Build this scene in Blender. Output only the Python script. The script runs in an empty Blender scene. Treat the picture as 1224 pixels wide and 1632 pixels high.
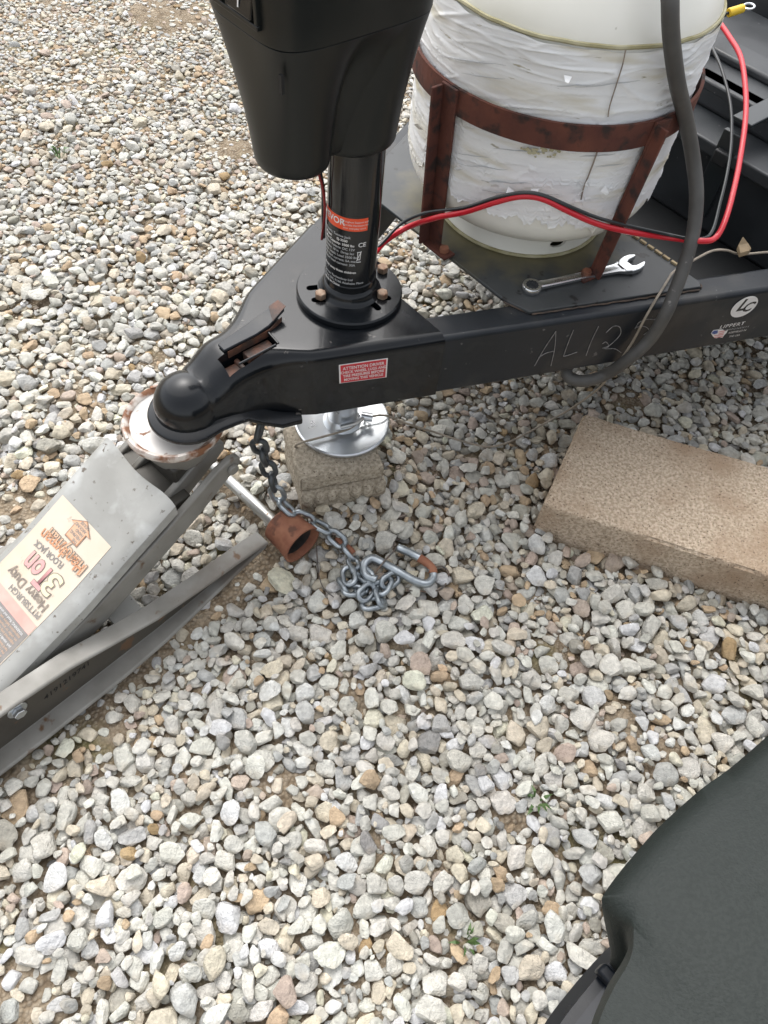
import bpy, math, random
import numpy as np
from mathutils import Vector, Matrix, noise

random.seed(7)
rng = np.random.default_rng(11)
S = bpy.context.scene
COL = S.collection

# ---------------------------------------------------------------- camera
CAM_H = 0.925
_d = Vector((490 - 612, -(1650 - 816), -1226.0))
_up = -_d.normalized()
_fw = Vector((0, 0, -1)) - _up * _up.dot(Vector((0, 0, -1)))
_fw.normalize()
_rt = _fw.cross(_up)
ROT = Matrix((_rt, _fw, _up))                     # world = ROT @ cam
cd = bpy.data.cameras.new('camera')
cam = bpy.data.objects.new('camera', cd)
COL.objects.link(cam)
cam.matrix_world = Matrix.Translation((0, 0, CAM_H)) @ ROT.to_4x4()
cd.sensor_fit = 'VERTICAL'
cd.sensor_height = 24.0
cd.lens = 24.0 * 1226 / 1632
cd.clip_start, cd.clip_end = 0.02, 300
S.camera = cam

# ---------------------------------------------------------------- light
W = bpy.data.worlds.new('World'); S.world = W; W.use_nodes = True
nt = W.node_tree
sky = nt.nodes.new('ShaderNodeTexSky'); sky.sky_type = 'NISHITA'; sky.sun_disc = False
SUN_EL, SUN_AZ = math.radians(58), math.radians(-25)
sky.sun_elevation = SUN_EL; sky.sun_rotation = SUN_AZ
sky.air_density = 1.0; sky.dust_density = 4.0; sky.ozone_density = 1.0
hs = nt.nodes.new('ShaderNodeHueSaturation'); hs.inputs['Saturation'].default_value = 0.22
bg = nt.nodes['Background']; bg.inputs['Strength'].default_value = 0.15
nt.links.new(sky.outputs[0], hs.inputs['Color']); nt.links.new(hs.outputs[0], bg.inputs['Color'])
sd = bpy.data.lights.new('sun', 'SUN'); sd.energy = 0.6; sd.angle = math.radians(100); sd.color = (1, .97, .93)
sun = bpy.data.objects.new('sun', sd); COL.objects.link(sun)
sun.rotation_euler = Vector((math.sin(SUN_AZ) * math.cos(SUN_EL), math.cos(SUN_AZ) * math.cos(SUN_EL), math.sin(SUN_EL))).to_track_quat('Z', 'Y').to_euler()
S.view_settings.view_transform = 'Standard'; S.view_settings.look = 'None'
S.view_settings.gamma = 1; S.view_settings.use_curve_mapping = False
S.view_settings.exposure = 1.08

# ---------------------------------------------------------------- helpers
def ray(px, py):
    return ROT @ Vector(((px - 612) / 1226, (816 - py) / 1226, -1))
def at(px, py, z):
    r = ray(px, py); return Vector((0, 0, CAM_H)) + r * ((z - CAM_H) / r.z)
def on_plane(px, py, p0, n):
    r = ray(px, py); o = Vector((0, 0, CAM_H)); return o + r * ((p0 - o).dot(n) / r.dot(n))

ORIG = {}
class MB:
    def __init__(s): s.v = []; s.f = []
    def add(s, vs, fs):
        b = len(s.v); s.v += [Vector(x) for x in vs]; s.f += [[i + b for i in q] for q in fs]; return s
    def box(s, c, sx, sy, sz, X=(1, 0, 0), Y=(0, 1, 0), Z=(0, 0, 1)):
        c, X, Y, Z = Vector(c), Vector(X) * sx / 2, Vector(Y) * sy / 2, Vector(Z) * sz / 2
        return s.add([c + X * a + Y * b + Z * d for d in (-1, 1) for b in (-1, 1) for a in (-1, 1)],
                     [(0, 2, 3, 1), (4, 5, 7, 6), (0, 1, 5, 4), (2, 6, 7, 3), (0, 4, 6, 2), (1, 3, 7, 5)])
    def prism(s, poly, d):                      # poly: 3-D points, d: extrusion vector
        n = len(poly); d = Vector(d); P = [Vector(p) for p in poly]
        return s.add(P + [p + d for p in P], [list(range(n))[::-1], list(range(n, 2 * n))] + [(i, (i + 1) % n, n + (i + 1) % n, n + i) for i in range(n)])
    def loft(s, rings, closed=True, caps=True):
        n = len(rings[0]); vs = [p for r in rings for p in r]; fs = []
        for k in range(len(rings) - 1):
            for i in range(n if closed else n - 1):
                j = (i + 1) % n
                fs.append((k * n + i, k * n + j, (k + 1) * n + j, (k + 1) * n + i))
        if caps and closed:
            fs.append(list(range(n))[::-1]); fs.append([(len(rings) - 1) * n + i for i in range(n)])
        return s.add(vs, fs)
    def cyl(s, a, b, r, r2=None, n=24, caps=True):
        a, b = Vector(a), Vector(b); r2 = r if r2 is None else r2
        t = (b - a).normalized(); x = t.orthogonal().normalized(); y = t.cross(x)
        ring = lambda c, q: [c + (x * math.cos(2 * math.pi * i / n) + y * math.sin(2 * math.pi * i / n)) * q for i in range(n)]
        return s.loft([ring(a, r), ring(b, r2)], caps=caps)
    def lathe(s, prof, c, n=64, f=None, axis=(0, 0, 1), caps=False):
        c = Vector(c); z = Vector(axis).normalized()
        x = Vector((1, 0, 0)) if abs(z.z) > .9 else z.orthogonal().normalized()
        y = z.cross(x); rings = []
        for (r, h) in prof:
            rg = []
            for i in range(n):
                a = 2 * math.pi * i / n; rr = r + (f(a, h, r) if f else 0)
                rg.append(c + (x * math.cos(a) + y * math.sin(a)) * rr + z * h)
            rings.append(rg)
        return s.loft(rings, caps=caps)
    def tube(s, pts, r, n=12, closed=False, sub=8, rf=None, smooth=True):
        P = spline(pts, sub, closed) if smooth else [Vector(p) for p in pts]
        rings = []; m = len(P); prev = None
        for i, p in enumerate(P):
            if closed: t = P[(i + 1) % m] - P[i - 1]
            else: t = P[min(i + 1, m - 1)] - P[max(i - 1, 0)]
            t.normalize()
            if prev is None: x = t.orthogonal().normalized()
            else:
                x = prev - t * prev.dot(t); x.normalize()
            prev = x; y = t.cross(x); q = rf(i / (m - 1)) * r if rf else r
            rings.append([p + (x * math.cos(2 * math.pi * k / n) + y * math.sin(2 * math.pi * k / n)) * q for k in range(n)])
        if closed:
            rings.append(rings[0]); return s.loft(rings, caps=False)
        return s.loft(rings)
    def build(s, name, mat, parent=None, smooth=35, bevel=0, seg=2, origin=None):
        o0 = Vector(origin) if origin is not None else (ORIG[parent] if parent is not None else Vector((0, 0, 0)))
        me = bpy.data.meshes.new(name); me.from_pydata([v - o0 for v in s.v], [], s.f); me.validate()
        o = bpy.data.objects.new(name, me); COL.objects.link(o); me.materials.append(mat)
        if parent is not None:
            o.parent = parent; ORIG[o] = ORIG[parent]
            if origin is not None: o.location = o0 - ORIG[parent]; ORIG[o] = o0
        else:
            o.location = o0; ORIG[o] = o0
        import bmesh
        bm = bmesh.new(); bm.from_mesh(me); bmesh.ops.remove_doubles(bm, verts=bm.verts, dist=1e-6)
        bmesh.ops.recalc_face_normals(bm, faces=bm.faces); bm.to_mesh(me); bm.free()
        if smooth:
            me.polygons.foreach_set('use_smooth', [True] * len(me.polygons)); me.set_sharp_from_angle(angle=math.radians(smooth))
        if bevel:
            b = o.modifiers.new('bevel', 'BEVEL'); b.width = bevel; b.segments = seg; b.limit_method = 'ANGLE'; b.angle_limit = math.radians(30); b.harden_normals = False
        return o

def spline(pts, sub=8, closed=False):
    P = [Vector(p) for p in pts]; n = len(P); out = []
    for i in range(n if closed else n - 1):
        a = P[(i - 1) % n] if closed or i > 0 else P[0] * 2 - P[1]
        b, c = P[i], P[(i + 1) % n]
        d = P[(i + 2) % n] if closed or i + 2 < n else P[-1] * 2 - P[-2]
        for k in range(sub):
            t = k / sub
            out.append(.5 * ((2 * b) + (c - a) * t + (2 * a - 5 * b + 4 * c - d) * t * t + (3 * b - a - 3 * c + d) * t ** 3))
    if not closed: out.append(P[-1])
    return out

def thing(name, label, cat, loc, group=None):
    o = bpy.data.objects.new(name, None); COL.objects.link(o); o.empty_display_size = .05
    o.location = loc; ORIG[o] = Vector(loc); tag(o, label, cat, group); return o
def tag(o, label=None, cat=None, group=None, kind=None):
    if label: o['label'] = label
    if cat: o['category'] = cat
    if group: o['group'] = group
    if kind: o['kind'] = kind
    return o
def cut(o, mb):
    c = mb.build('cutter', o.data.materials[0]); c.location = c.location - Vector((0, 0, 0))
    m = o.modifiers.new('cut', 'BOOLEAN'); m.object = c; m.operation = 'DIFFERENCE'; m.solver = 'EXACT'
    bpy.context.view_layer.update()
    me = bpy.data.meshes.new_from_object(o.evaluated_get(bpy.context.evaluated_depsgraph_get()))
    o.modifiers.remove(m); o.data = me; bpy.data.objects.remove(c)
    me.polygons.foreach_set('use_smooth', [True] * len(me.polygons)); me.set_sharp_from_angle(angle=math.radians(32))
    return o
def text(name, body, size, mat, parent, fn, align='LEFT', bold=0, sx=1.0, shear=0, spacing=1.0, sub=0, extrude=0):
    """flat lettering; fn maps (x,y) of the text plane to a world point"""
    cu = bpy.data.curves.new('lettering', 'FONT'); cu.body = body; cu.size = size; cu.align_x = align
    cu.offset = bold; cu.shear = shear; cu.resolution_u = 3; cu.space_character = spacing
    t = bpy.data.objects.new('lettering', cu); COL.objects.link(t)
    bpy.context.view_layer.update()
    me = bpy.data.meshes.new_from_object(t.evaluated_get(bpy.context.evaluated_depsgraph_get()))
    bpy.data.objects.remove(t); bpy.data.curves.remove(cu)
    o0 = ORIG[parent]
    for v in me.vertices: v.co = Vector(fn(v.co.x * sx, v.co.y)) - o0
    o = bpy.data.objects.new(name, me); COL.objects.link(o); o.parent = parent; ORIG[o] = o0
    me.materials.clear(); me.materials.append(mat); return o

# ---------------------------------------------------------------- materials
def sr(r, g, b):
    f = lambda c: (c / 255 / 12.92) if c <= 10 else ((c / 255 + .055) / 1.055) ** 2.4
    return (f(r), f(g), f(b), 1)
def mat(name, c1, c2=None, rough=.5, metal=0, scale=20, detail=6, lo=.35, hi=.65, bump=0, bscale=None, bdist=.001,
        spots=None, spot_scale=60, spot_lo=.62, spot_hi=.66, rvar=0, spec=.5, coat=0, stretch=None, spots2=None, s2_scale=8, s2_lo=.55, s2_hi=.7):
    m = bpy.data.materials.new(name); m.use_nodes = True; t = m.node_tree; N, L = t.nodes, t.links
    b = N['Principled BSDF']; b.inputs['Roughness'].default_value = rough; b.inputs['Metallic'].default_value = metal
    b.inputs['Specular IOR Level'].default_value = spec; b.inputs['Coat Weight'].default_value = coat
    c1 = tuple(c1)[:3] + (1,); c2 = tuple(c2)[:3] + (1,) if c2 else c1
    tc = N.new('ShaderNodeTexCoord'); co = tc.outputs['Object']
    if stretch:
        mp = N.new('ShaderNodeMapping'); mp.inputs['Scale'].default_value = stretch; L.new(co, mp.inputs[0]); co = mp.outputs[0]
    def nz(sc, det=detail):
        n = N.new('ShaderNodeTexNoise'); n.inputs['Scale'].default_value = sc; n.inputs['Detail'].default_value = det; L.new(co, n.inputs['Vector']); return n.outputs['Fac']
    def ramp(src, a, c):
        r = N.new('ShaderNodeMapRange'); r.inputs[1].default_value = a; r.inputs[2].default_value = c; r.clamp = True; L.new(src, r.inputs[0]); return r.outputs[0]
    def mix(f, a, c):
        x = N.new('ShaderNodeMix'); x.data_type = 'RGBA'; L.new(f, x.inputs[0])
        for k, q in ((6, a), (7, c)):
            if isinstance(q, tuple): x.inputs[k].default_value = q
            else: L.new(q, x.inputs[k])
        return x.outputs[2]
    f0 = nz(scale); col = mix(ramp(f0, lo, hi), c1, c2)
    if spots2: col = mix(ramp(nz(s2_scale), s2_lo, s2_hi), col, tuple(spots2)[:3] + (1,))
    if spots: col = mix(ramp(nz(spot_scale, 3), spot_lo, spot_hi), col, tuple(spots)[:3] + (1,))
    L.new(col, b.inputs['Base Color'])
    if rvar:
        r = N.new('ShaderNodeMapRange'); r.inputs[1].default_value = .3; r.inputs[2].default_value = .7
        r.inputs[3].default_value = max(0.02, rough - rvar); r.inputs[4].default_value = rough + rvar; L.new(f0, r.inputs[0]); L.new(r.outputs[0], b.inputs['Roughness'])
    if bump:
        bp = N.new('ShaderNodeBump'); bp.inputs['Strength'].default_value = bump; bp.inputs['Distance'].default_value = bdist
        L.new(nz(bscale or scale * 3), bp.inputs['Height']); L.new(bp.outputs[0], b.inputs['Normal'])
    return m

M = {}
M['rail'] = mat('black_frame_paint', (.0085, .011, .0145), (.019, .023, .029), .42, spec=.36, spots2=(.048, .046, .043), s2_scale=13, s2_lo=.52, s2_hi=.75, scale=9, rvar=.08, bump=.15, bscale=120, spots=(.10, .10, .10), spot_scale=90, spot_lo=.70, spot_hi=.74)
M['coupler'] = mat('black_coupler_enamel', (.0045, .0055, .007), (.009, .011, .0135), .22, spec=.33, spots2=(.022, .020, .019), s2_scale=17, s2_lo=.55, s2_hi=.72, scale=14, rvar=.07, bump=.06, bscale=60, spots=(.12, .11, .10), spot_scale=70, spot_lo=.71, spot_hi=.75, coat=.15)
M['tray'] = mat('dirty_tray_paint', (.030, .034, .037), (.045, .049, .050), .5, scale=10, rvar=.1, bump=.15, bscale=90, spots=(.012, .012, .012), spot_scale=55, spot_lo=.64, spot_hi=.68)
M['plastic'] = mat('black_moulded_plastic', (.0052, .007, .0068), (.008, .0098, .0096), .38, spec=.42, spots2=(.016, .0165, .015), s2_scale=9, s2_lo=.55, s2_hi=.8, scale=6, rvar=.05, bump=.08, bscale=900, bdist=.0004)
M['gloss_black'] = mat('gloss_black_tube_paint', (.008, .009, .010), None, .12, rvar=.03, scale=20)
M['pit'] = mat('black_floor_pan_plastic', (.008, .009, .010), (.014, .015, .016), .55, scale=12, bump=.2, bscale=60)
M['battery'] = mat('dark_battery_box_plastic', (.022, .025, .028), (.034, .038, .042), .45, scale=12, rvar=.1, bump=.15, bscale=300, spots=(.12, .12, .12), spot_scale=120, spot_lo=.72, spot_hi=.76)
M['zinc'] = mat('bright_zinc_plate', (.72, .74, .75), (.60, .63, .66), .32, metal=.9, scale=18, rvar=.08)
M['chainzinc'] = mat('weathered_zinc_chain', (.42, .46, .49), (.26, .29, .31), .38, metal=.85, scale=60, rvar=.1, bump=.2, bscale=200)
M['chaindark'] = mat('dark_upper_chain', (.05, .055, .06), (.10, .11, .115), .4, metal=.5, scale=60, rvar=.1)
M['rust'] = mat('dark_rust', (.070, .022, .016), (.125, .040, .024), .85, scale=26, bump=.6, bscale=160, bdist=.0012, spots=(.028, .017, .014), spot_scale=60, spot_lo=.52, spot_hi=.66)
M['rustbright'] = mat('orange_rust', (.20, .072, .040), (.29, .125, .07), .8, scale=50, bump=.5, bscale=180, bdist=.001, spots=(.12, .05, .03), spot_scale=60, spot_lo=.55, spot_hi=.66)
M['boltrust'] = mat('weathered_bolt_head', (.30, .22, .16), (.18, .10, .06), .6, metal=.4, scale=120, bump=.3)
M['concrete'] = mat('tan_concrete', (.60, .49, .375), (.37, .29, .205), .95, scale=230, lo=.38, hi=.62, detail=3, bump=1, bscale=300, bdist=.003, spots=(.14, .095, .06), spot_scale=330, spot_lo=.62, spot_hi=.66, spots2=(.36, .255, .17), s2_scale=9, s2_lo=.45, s2_hi=.68)
M['paver'] = mat('grey_tan_paver_concrete', (.43, .375, .295), (.28, .24, .18), .95, scale=220, lo=.38, hi=.62, detail=3, bump=1, bscale=280, bdist=.0025, spots=(.13, .10, .07), spot_scale=310, spot_lo=.62, spot_hi=.67)
M['weld'] = mat('dull_weld_line', (.10, .07, .05), (.045, .035, .03), .8, scale=90)
M['tankwhite'] = mat('aged_white_tank_enamel', (.82, .81, .75), (.74, .73, .65), .38, scale=7, rvar=.06, spots=(.20, .17, .10), spot_scale=45, spot_lo=.72, spot_hi=.76, bump=.05, bscale=30)
M['wrap'] = mat('torn_white_plastic_wrap', (.82, .83, .83), (.77, .78, .785), .5, scale=14, stretch=(1, 1, 6), rvar=.1, bump=.25, bscale=40, bdist=.002, spots=(.30, .27, .18), spot_scale=38, spot_lo=.69, spot_hi=.76, spots2=(.58, .54, .42), s2_scale=8, s2_lo=.52, s2_hi=.72)
M['grime'] = mat('yellow_green_grime', (.30, .27, .14), (.45, .42, .28), .8, scale=40, bump=.3)
M['jacksteel'] = mat('silver_jack_paint', (.385, .385, .365), (.29, .288, .268), .54, metal=.25, scale=10, rvar=.08, spots=(.12, .10, .08), spot_scale=110, spot_lo=.645, spot_hi=.72, spots2=(.46, .465, .45), s2_scale=26, s2_lo=.5, s2_hi=.7, bump=.12, bscale=140)
M['jackgrey'] = mat('grey_jack_steel', (.27, .262, .24), (.18, .172, .152), .52, metal=.1, spots2=(.12, .085, .06), s2_scale=9, s2_lo=.55, s2_hi=.75, scale=16, rvar=.08, bump=.2, bscale=120, spots=(.13, .075, .04), spot_scale=50, spot_lo=.66, spot_hi=.74)
M['jackdark'] = mat('greasy_dark_jack_steel', (.045, .042, .036), (.075, .07, .06), .45, metal=.3, scale=20, rvar=.1, bump=.2, bscale=90)
M['jackweb'] = mat('grimy_shaded_web_steel', (.085, .076, .062), (.055, .048, .04), .6, metal=.1, scale=14, bump=.2, bscale=90, spots=(.14, .08, .045), spot_scale=45, spot_lo=.64, spot_hi=.72)  # web grime, darkened further by recess shade put into the colour
M['saddle'] = mat('worn_bare_saddle', (.72, .70, .67), (.60, .58, .55), .5, metal=.3, scale=20, rvar=.1, spots=(.16, .075, .04), spot_scale=70, spot_lo=.64, spot_hi=.70, bump=.15, bscale=80)
M['saddlerim'] = mat('chipped_rusty_saddle_rim', (.62, .57, .52), (.22, .10, .05), .6, metal=.2, scale=55, lo=.42, hi=.58, bump=.4, bscale=130)
M['axle'] = mat('bare_steel_axle', (.50, .50, .48), (.36, .355, .33), .35, metal=.8, scale=30, rvar=.1, spots=(.16, .09, .05), spot_scale=90, spot_lo=.66, spot_hi=.72)
M['chrome'] = mat('chrome_vanadium', (.66, .67, .68), None, .22, metal=1, scale=40, rvar=.05)
M['hose'] = mat('grey_rubber_cable', (.080, .078, .073), (.060, .058, .055), .55, scale=30, rvar=.1, bump=.15, bscale=120, spots=(.20, .19, .18), spot_scale=70, spot_lo=.70, spot_hi=.75)
M['redwire'] = mat('red_wire_insulation', (.52, .012, .025), None, .3)
M['darkred'] = mat('dark_red_wire_insulation', (.20, .012, .012), None, .35)
M['latchrust'] = mat('rusty_latch_steel', (.13, .055, .032), (.045, .030, .024), .6, scale=70, lo=.4, hi=.6, bump=.3)
M['blackwire'] = mat('black_wire_insulation', (.018, .022, .024), None, .3)
M['yellow'] = mat('yellow_terminal', (.75, .50, .03), None, .4)
M['cable'] = mat('tan_coated_cable', (.34, .29, .23), (.22, .19, .15), .5, scale=60)
M['wirerust'] = mat('thin_brown_wire', (.14, .09, .06), (.10, .10, .10), .5, metal=.4, scale=90)
M['tagtan'] = mat('tan_cable_tag', (.26, .19, .11), (.20, .15, .09), .7, scale=60)
M['bumper'] = mat('textured_dark_bumper_plastic', (.0085, .0128, .0112), (.0135, .0185, .0165), .6, spec=.32, scale=420, lo=.4, hi=.6, detail=3, bump=.6, bscale=700, bdist=.0007, spots2=(.014, .0185, .017), s2_scale=5, s2_lo=.45, s2_hi=.6)
M['trimpanel'] = mat('dark_blue_grey_trim_panel', (.007, .010, .016), (.013, .017, .025), .3, spec=.2, scale=16)
M['trim'] = mat('glossy_dark_trim', (.004, .006, .009), (.008, .010, .014), .3, spec=.16, scale=14, rvar=.08)
M['chalk'] = mat('faint_chalk_line', (.30, .29, .28), (.16, .155, .15), .9, scale=260)
M['interior'] = mat('shaded_rusty_bore', (.05, .035, .03), (.02, .018, .016), .8, scale=60)  # rust with the shade of the hollow put into the colour
M['redlabel'] = mat('red_warning_label', (.55, .02, .035), (.48, .02, .03), .4, scale=40)
M['white'] = mat('white_print', (.74, .73, .72), None, .5)
M['greyprint'] = mat('grey_print', (.42, .43, .44), None, .5)
M['orange'] = mat('orange_label', (.78, .085, .025), None, .35)
M['labelblack'] = mat('black_label_film', (.010, .011, .012), None, .2)
M['cream'] = mat('faded_cream_decal', (.60, .50, .385), (.64, .56, .46), .45, scale=22, bump=.05, spots=(.45, .38, .30), spot_scale=80, spot_lo=.66, spot_hi=.74)
M['pink'] = mat('faded_pink_print', (.62, .27, .28), (.64, .36, .33), .45, scale=50)
M['palepink'] = mat('pale_pink_print', (.64, .34, .29), (.66, .42, .36), .45, scale=50)
M['oprint'] = mat('faded_orange_print', (.56, .24, .12), (.60, .32, .18), .45, scale=60)
M['peach'] = mat('faded_peach_print', (.62, .40, .26), None, .45)
M['yprint'] = mat('pale_yellow_print', (.70, .66, .42), None, .45)
M['dprint'] = mat('dark_grey_print', (.18, .15, .13), (.30, .25, .20), .5, scale=90)
M['mprint'] = mat('mid_grey_print', (.22, .205, .195), (.27, .25, .23), .5, scale=120)
M['blue'] = mat('blue_print', (.06, .10, .28), None, .5)
M['leaf'] = mat('small_weed_leaf', (.06, .12, .03), (.10, .16, .05), .5, scale=90)
M['straw'] = mat('dry_straw', (.38, .30, .18), (.28, .21, .12), .8, scale=90)
M['oil'] = mat('dark_hole', (.006, .006, .006), None, .7)
M['pinkish'] = M['palepink']

def tray_stain():
    m = M['tray']; t = m.node_tree; N, L = t.nodes, t.links; b = N['Principled BSDF']; src = b.inputs['Base Color'].links[0].from_socket
    tc = N.new('ShaderNodeTexCoord'); vm = N.new('ShaderNodeVectorMath'); vm.operation = 'DISTANCE'; vm.inputs[1].default_value = STAIN_C
    L.new(tc.outputs['Object'], vm.inputs[0])
    n = N.new('ShaderNodeTexNoise'); n.inputs['Scale'].default_value = 22; n.inputs['Detail'].default_value = 7; L.new(tc.outputs['Object'], n.inputs['Vector'])
    ma = N.new('ShaderNodeMath'); ma.operation = 'MULTIPLY_ADD'; ma.inputs[1].default_value = -.13; L.new(n.outputs['Fac'], ma.inputs[0]); L.new(vm.outputs['Value'], ma.inputs[2])
    r = N.new('ShaderNodeMapRange'); r.inputs[1].default_value = .045; r.inputs[2].default_value = .095; r.inputs[3].default_value = .8; r.inputs[4].default_value = 0; L.new(ma.outputs[0], r.inputs[0])
    x = N.new('ShaderNodeMix'); x.data_type = 'RGBA'; x.inputs[7].default_value = (.15, .13, .065, 1); L.new(r.outputs[0], x.inputs[0]); L.new(src, x.inputs[6]); L.new(x.outputs[2], b.inputs['Base Color'])

# ---------------------------------------------------------------- tongue frame: u along the tongue, v towards the camera side
OT = Vector((-.237, .55, 0)); UD = Vector((.678, .735, 0)).normalized(); VD = Vector((UD.y, -UD.x, 0))
def TL(u, v, z): return OT + UD * u + VD * v + Vector((0, 0, z))
VOUT = lambda u: .006 + .439 * u
# floor jack frame: f forward, r to the camera side
OJ = Vector((-.252, .552, 0)); FD = Vector((.6115, .791, 0)).normalized(); RD = Vector((FD.y, -FD.x, 0))
def JL(f, r, z): return OJ + FD * f + RD * r + Vector((0, 0, z))
JT = TL(.2275, .0077, 0)        # jack axis
STAIN_C = UD * .520 + Vector((0, 0, .09)); tray_stain()

# block corners
BLK = [at(931, 659, .072), at(866, 804, .072), at(1216, 916, .072), at(1207, 738, .072)]
_e = (BLK[2] - BLK[1]).xy.to_3d(); _e2 = (BLK[3] - BLK[0]).xy.to_3d()
BLK[2] = BLK[1] + _e.normalized() * .395; BLK[3] = BLK[0] + _e2.normalized() * .395
PAV = [at(450, 680, .098), at(478, 766, .098), at(614, 743, .098)]
PAV.append(PAV[0] + PAV[2] - PAV[1])

# ---------------------------------------------------------------- ground and gravel
def inpoly(x, y, poly):
    c = np.zeros(np.shape(x), bool); n = len(poly)
    for i in range(n):
        x1, y1 = poly[i]; x2, y2 = poly[(i + 1) % n]
        if y1 == y2: continue
        c ^= ((y1 > y) != (y2 > y)) & (x < (x2 - x1) * (y - y1) / (y2 - y1) + x1)
    return c
VIEW = [(-1.75, 2.35), (-.85, .75), (-.62, -.30), (.80, -.30), (1.15, .9), (1.55, 3.0), (-1.3, 3.0)]
SOIL = -.034
# bare or thin patches: pixel, radius (m), strength
PATCH = [(640, 790, .05, .35), (448, 1262, .030, .75), (420, 1248, .022, .6), (885, 1045, .03, .8), (985, 1150, .03, .6),
         (62, 820, .06, .8), (25, 815, .05, .7), (372, 235, .06, .55), (262, 25, .12, .6), (330, 20, .10, .5), (310, 90, .06, .4), (1000, 640, .05, .55), (130, 640, .07, .5),
         (240, 560, .06, .5), (700, 690, .10, .45), (560, 1105, .03, .5), (170, 1170, .035, .6), (40, 1590, .05, .6), (390, 900, .03, .5), (1065, 1210, .03, .5), (760, 650, .12, .4),
         (130, 15, .2, .3), (30, 40, .25, .3), (200, 110, .12, .25), (30, 380, .08, .3), (820, 1300, .03, .5), (700, 1480, .03, .5), (610, 1345, .03, .4), (360, 880, .03, .4)]
PW = [(at(p[0], p[1], 0), p[2], p[3]) for p in PATCH]
def patch_at(x, y):
    s = np.zeros(np.shape(x))
    for c, r, k in PW:
        d = np.hypot(x - c.x, y - c.y) / r
        s = np.maximum(s, .75 * k * np.clip(1.5 - d, 0, 1))
    return s

CELL = .0028
X0, Y0, X1, Y1 = -1.8, -.35, 1.6, 3.05
NX, NY = int((X1 - X0) / CELL), int((Y1 - Y0) / CELL)
def soft_noise(nx, ny, step, amp, r):
    g = r.normal(size=(nx // step + 3, ny // step + 3))
    xi = np.arange(nx) / step; yi = np.arange(ny) / step
    x0 = xi.astype(int); y0 = yi.astype(int); fx = (xi - x0)[:, None]; fy = (yi - y0)[None]
    fx = fx * fx * (3 - 2 * fx); fy = fy * fy * (3 - 2 * fy)
    return amp * ((g[x0][:, y0] * (1 - fx) + g[x0 + 1][:, y0] * fx) * (1 - fy) + (g[x0][:, y0 + 1] * (1 - fx) + g[x0 + 1][:, y0 + 1] * fx) * fy)
gx = X0 + (np.arange(NX) + .5) * CELL; gy = Y0 + (np.arange(NY) + .5) * CELL
GX, GY = np.meshgrid(gx, gy, indexing='ij')
PG = patch_at(GX, GY)
Hs = SOIL + soft_noise(NX, NY, 60, .0035, rng) + soft_noise(NX, NY, 12, .0012, rng)
Hs = Hs + PG * .024 + soft_noise(NX, NY, 5, .0007, rng)
MOUND = .046 * np.exp(-(((GX - sum(p.x for p in PAV) / 4) ** 2 + (GY - sum(p.y for p in PAV) / 4) ** 2) / .115 ** 2) ** 1.3)
Hs = Hs + MOUND
SOILGRID = Hs + .0015
H = Hs.copy(); IDG = np.full((NX, NY), -1, np.int32)
BLOCKED = inpoly(GX, GY, [(p.x, p.y) for p in BLK]) | inpoly(GX, GY, [(p.x, p.y) for p in PAV])
for _s in (1, -1):
    BLOCKED |= inpoly(GX, GY, [(p.x, p.y) for p in (JL(.055, _s * .062, 0), JL(.055, _s * .122, 0), JL(-.6, _s * .122, 0), JL(-.6, _s * .062, 0))])
    BLOCKED |= inpoly(GX, GY, [(p.x, p.y) for p in (JL(.122, _s * .068, 0), JL(.122, _s * .134, 0), JL(.045, _s * .134, 0), JL(.045, _s * .068, 0))])
BLOCKED |= inpoly(GX, GY, [(p.x, p.y) for p in (JL(.095, -.1, 0), JL(.095, .1, 0), JL(.06, .1, 0), JL(.06, -.1, 0))])
SMALLOK = BLOCKED & ~inpoly(GX, GY, [(p.x, p.y) for p in BLK]) & ~inpoly(GX, GY, [(p.x, p.y) for p in PAV])

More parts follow.
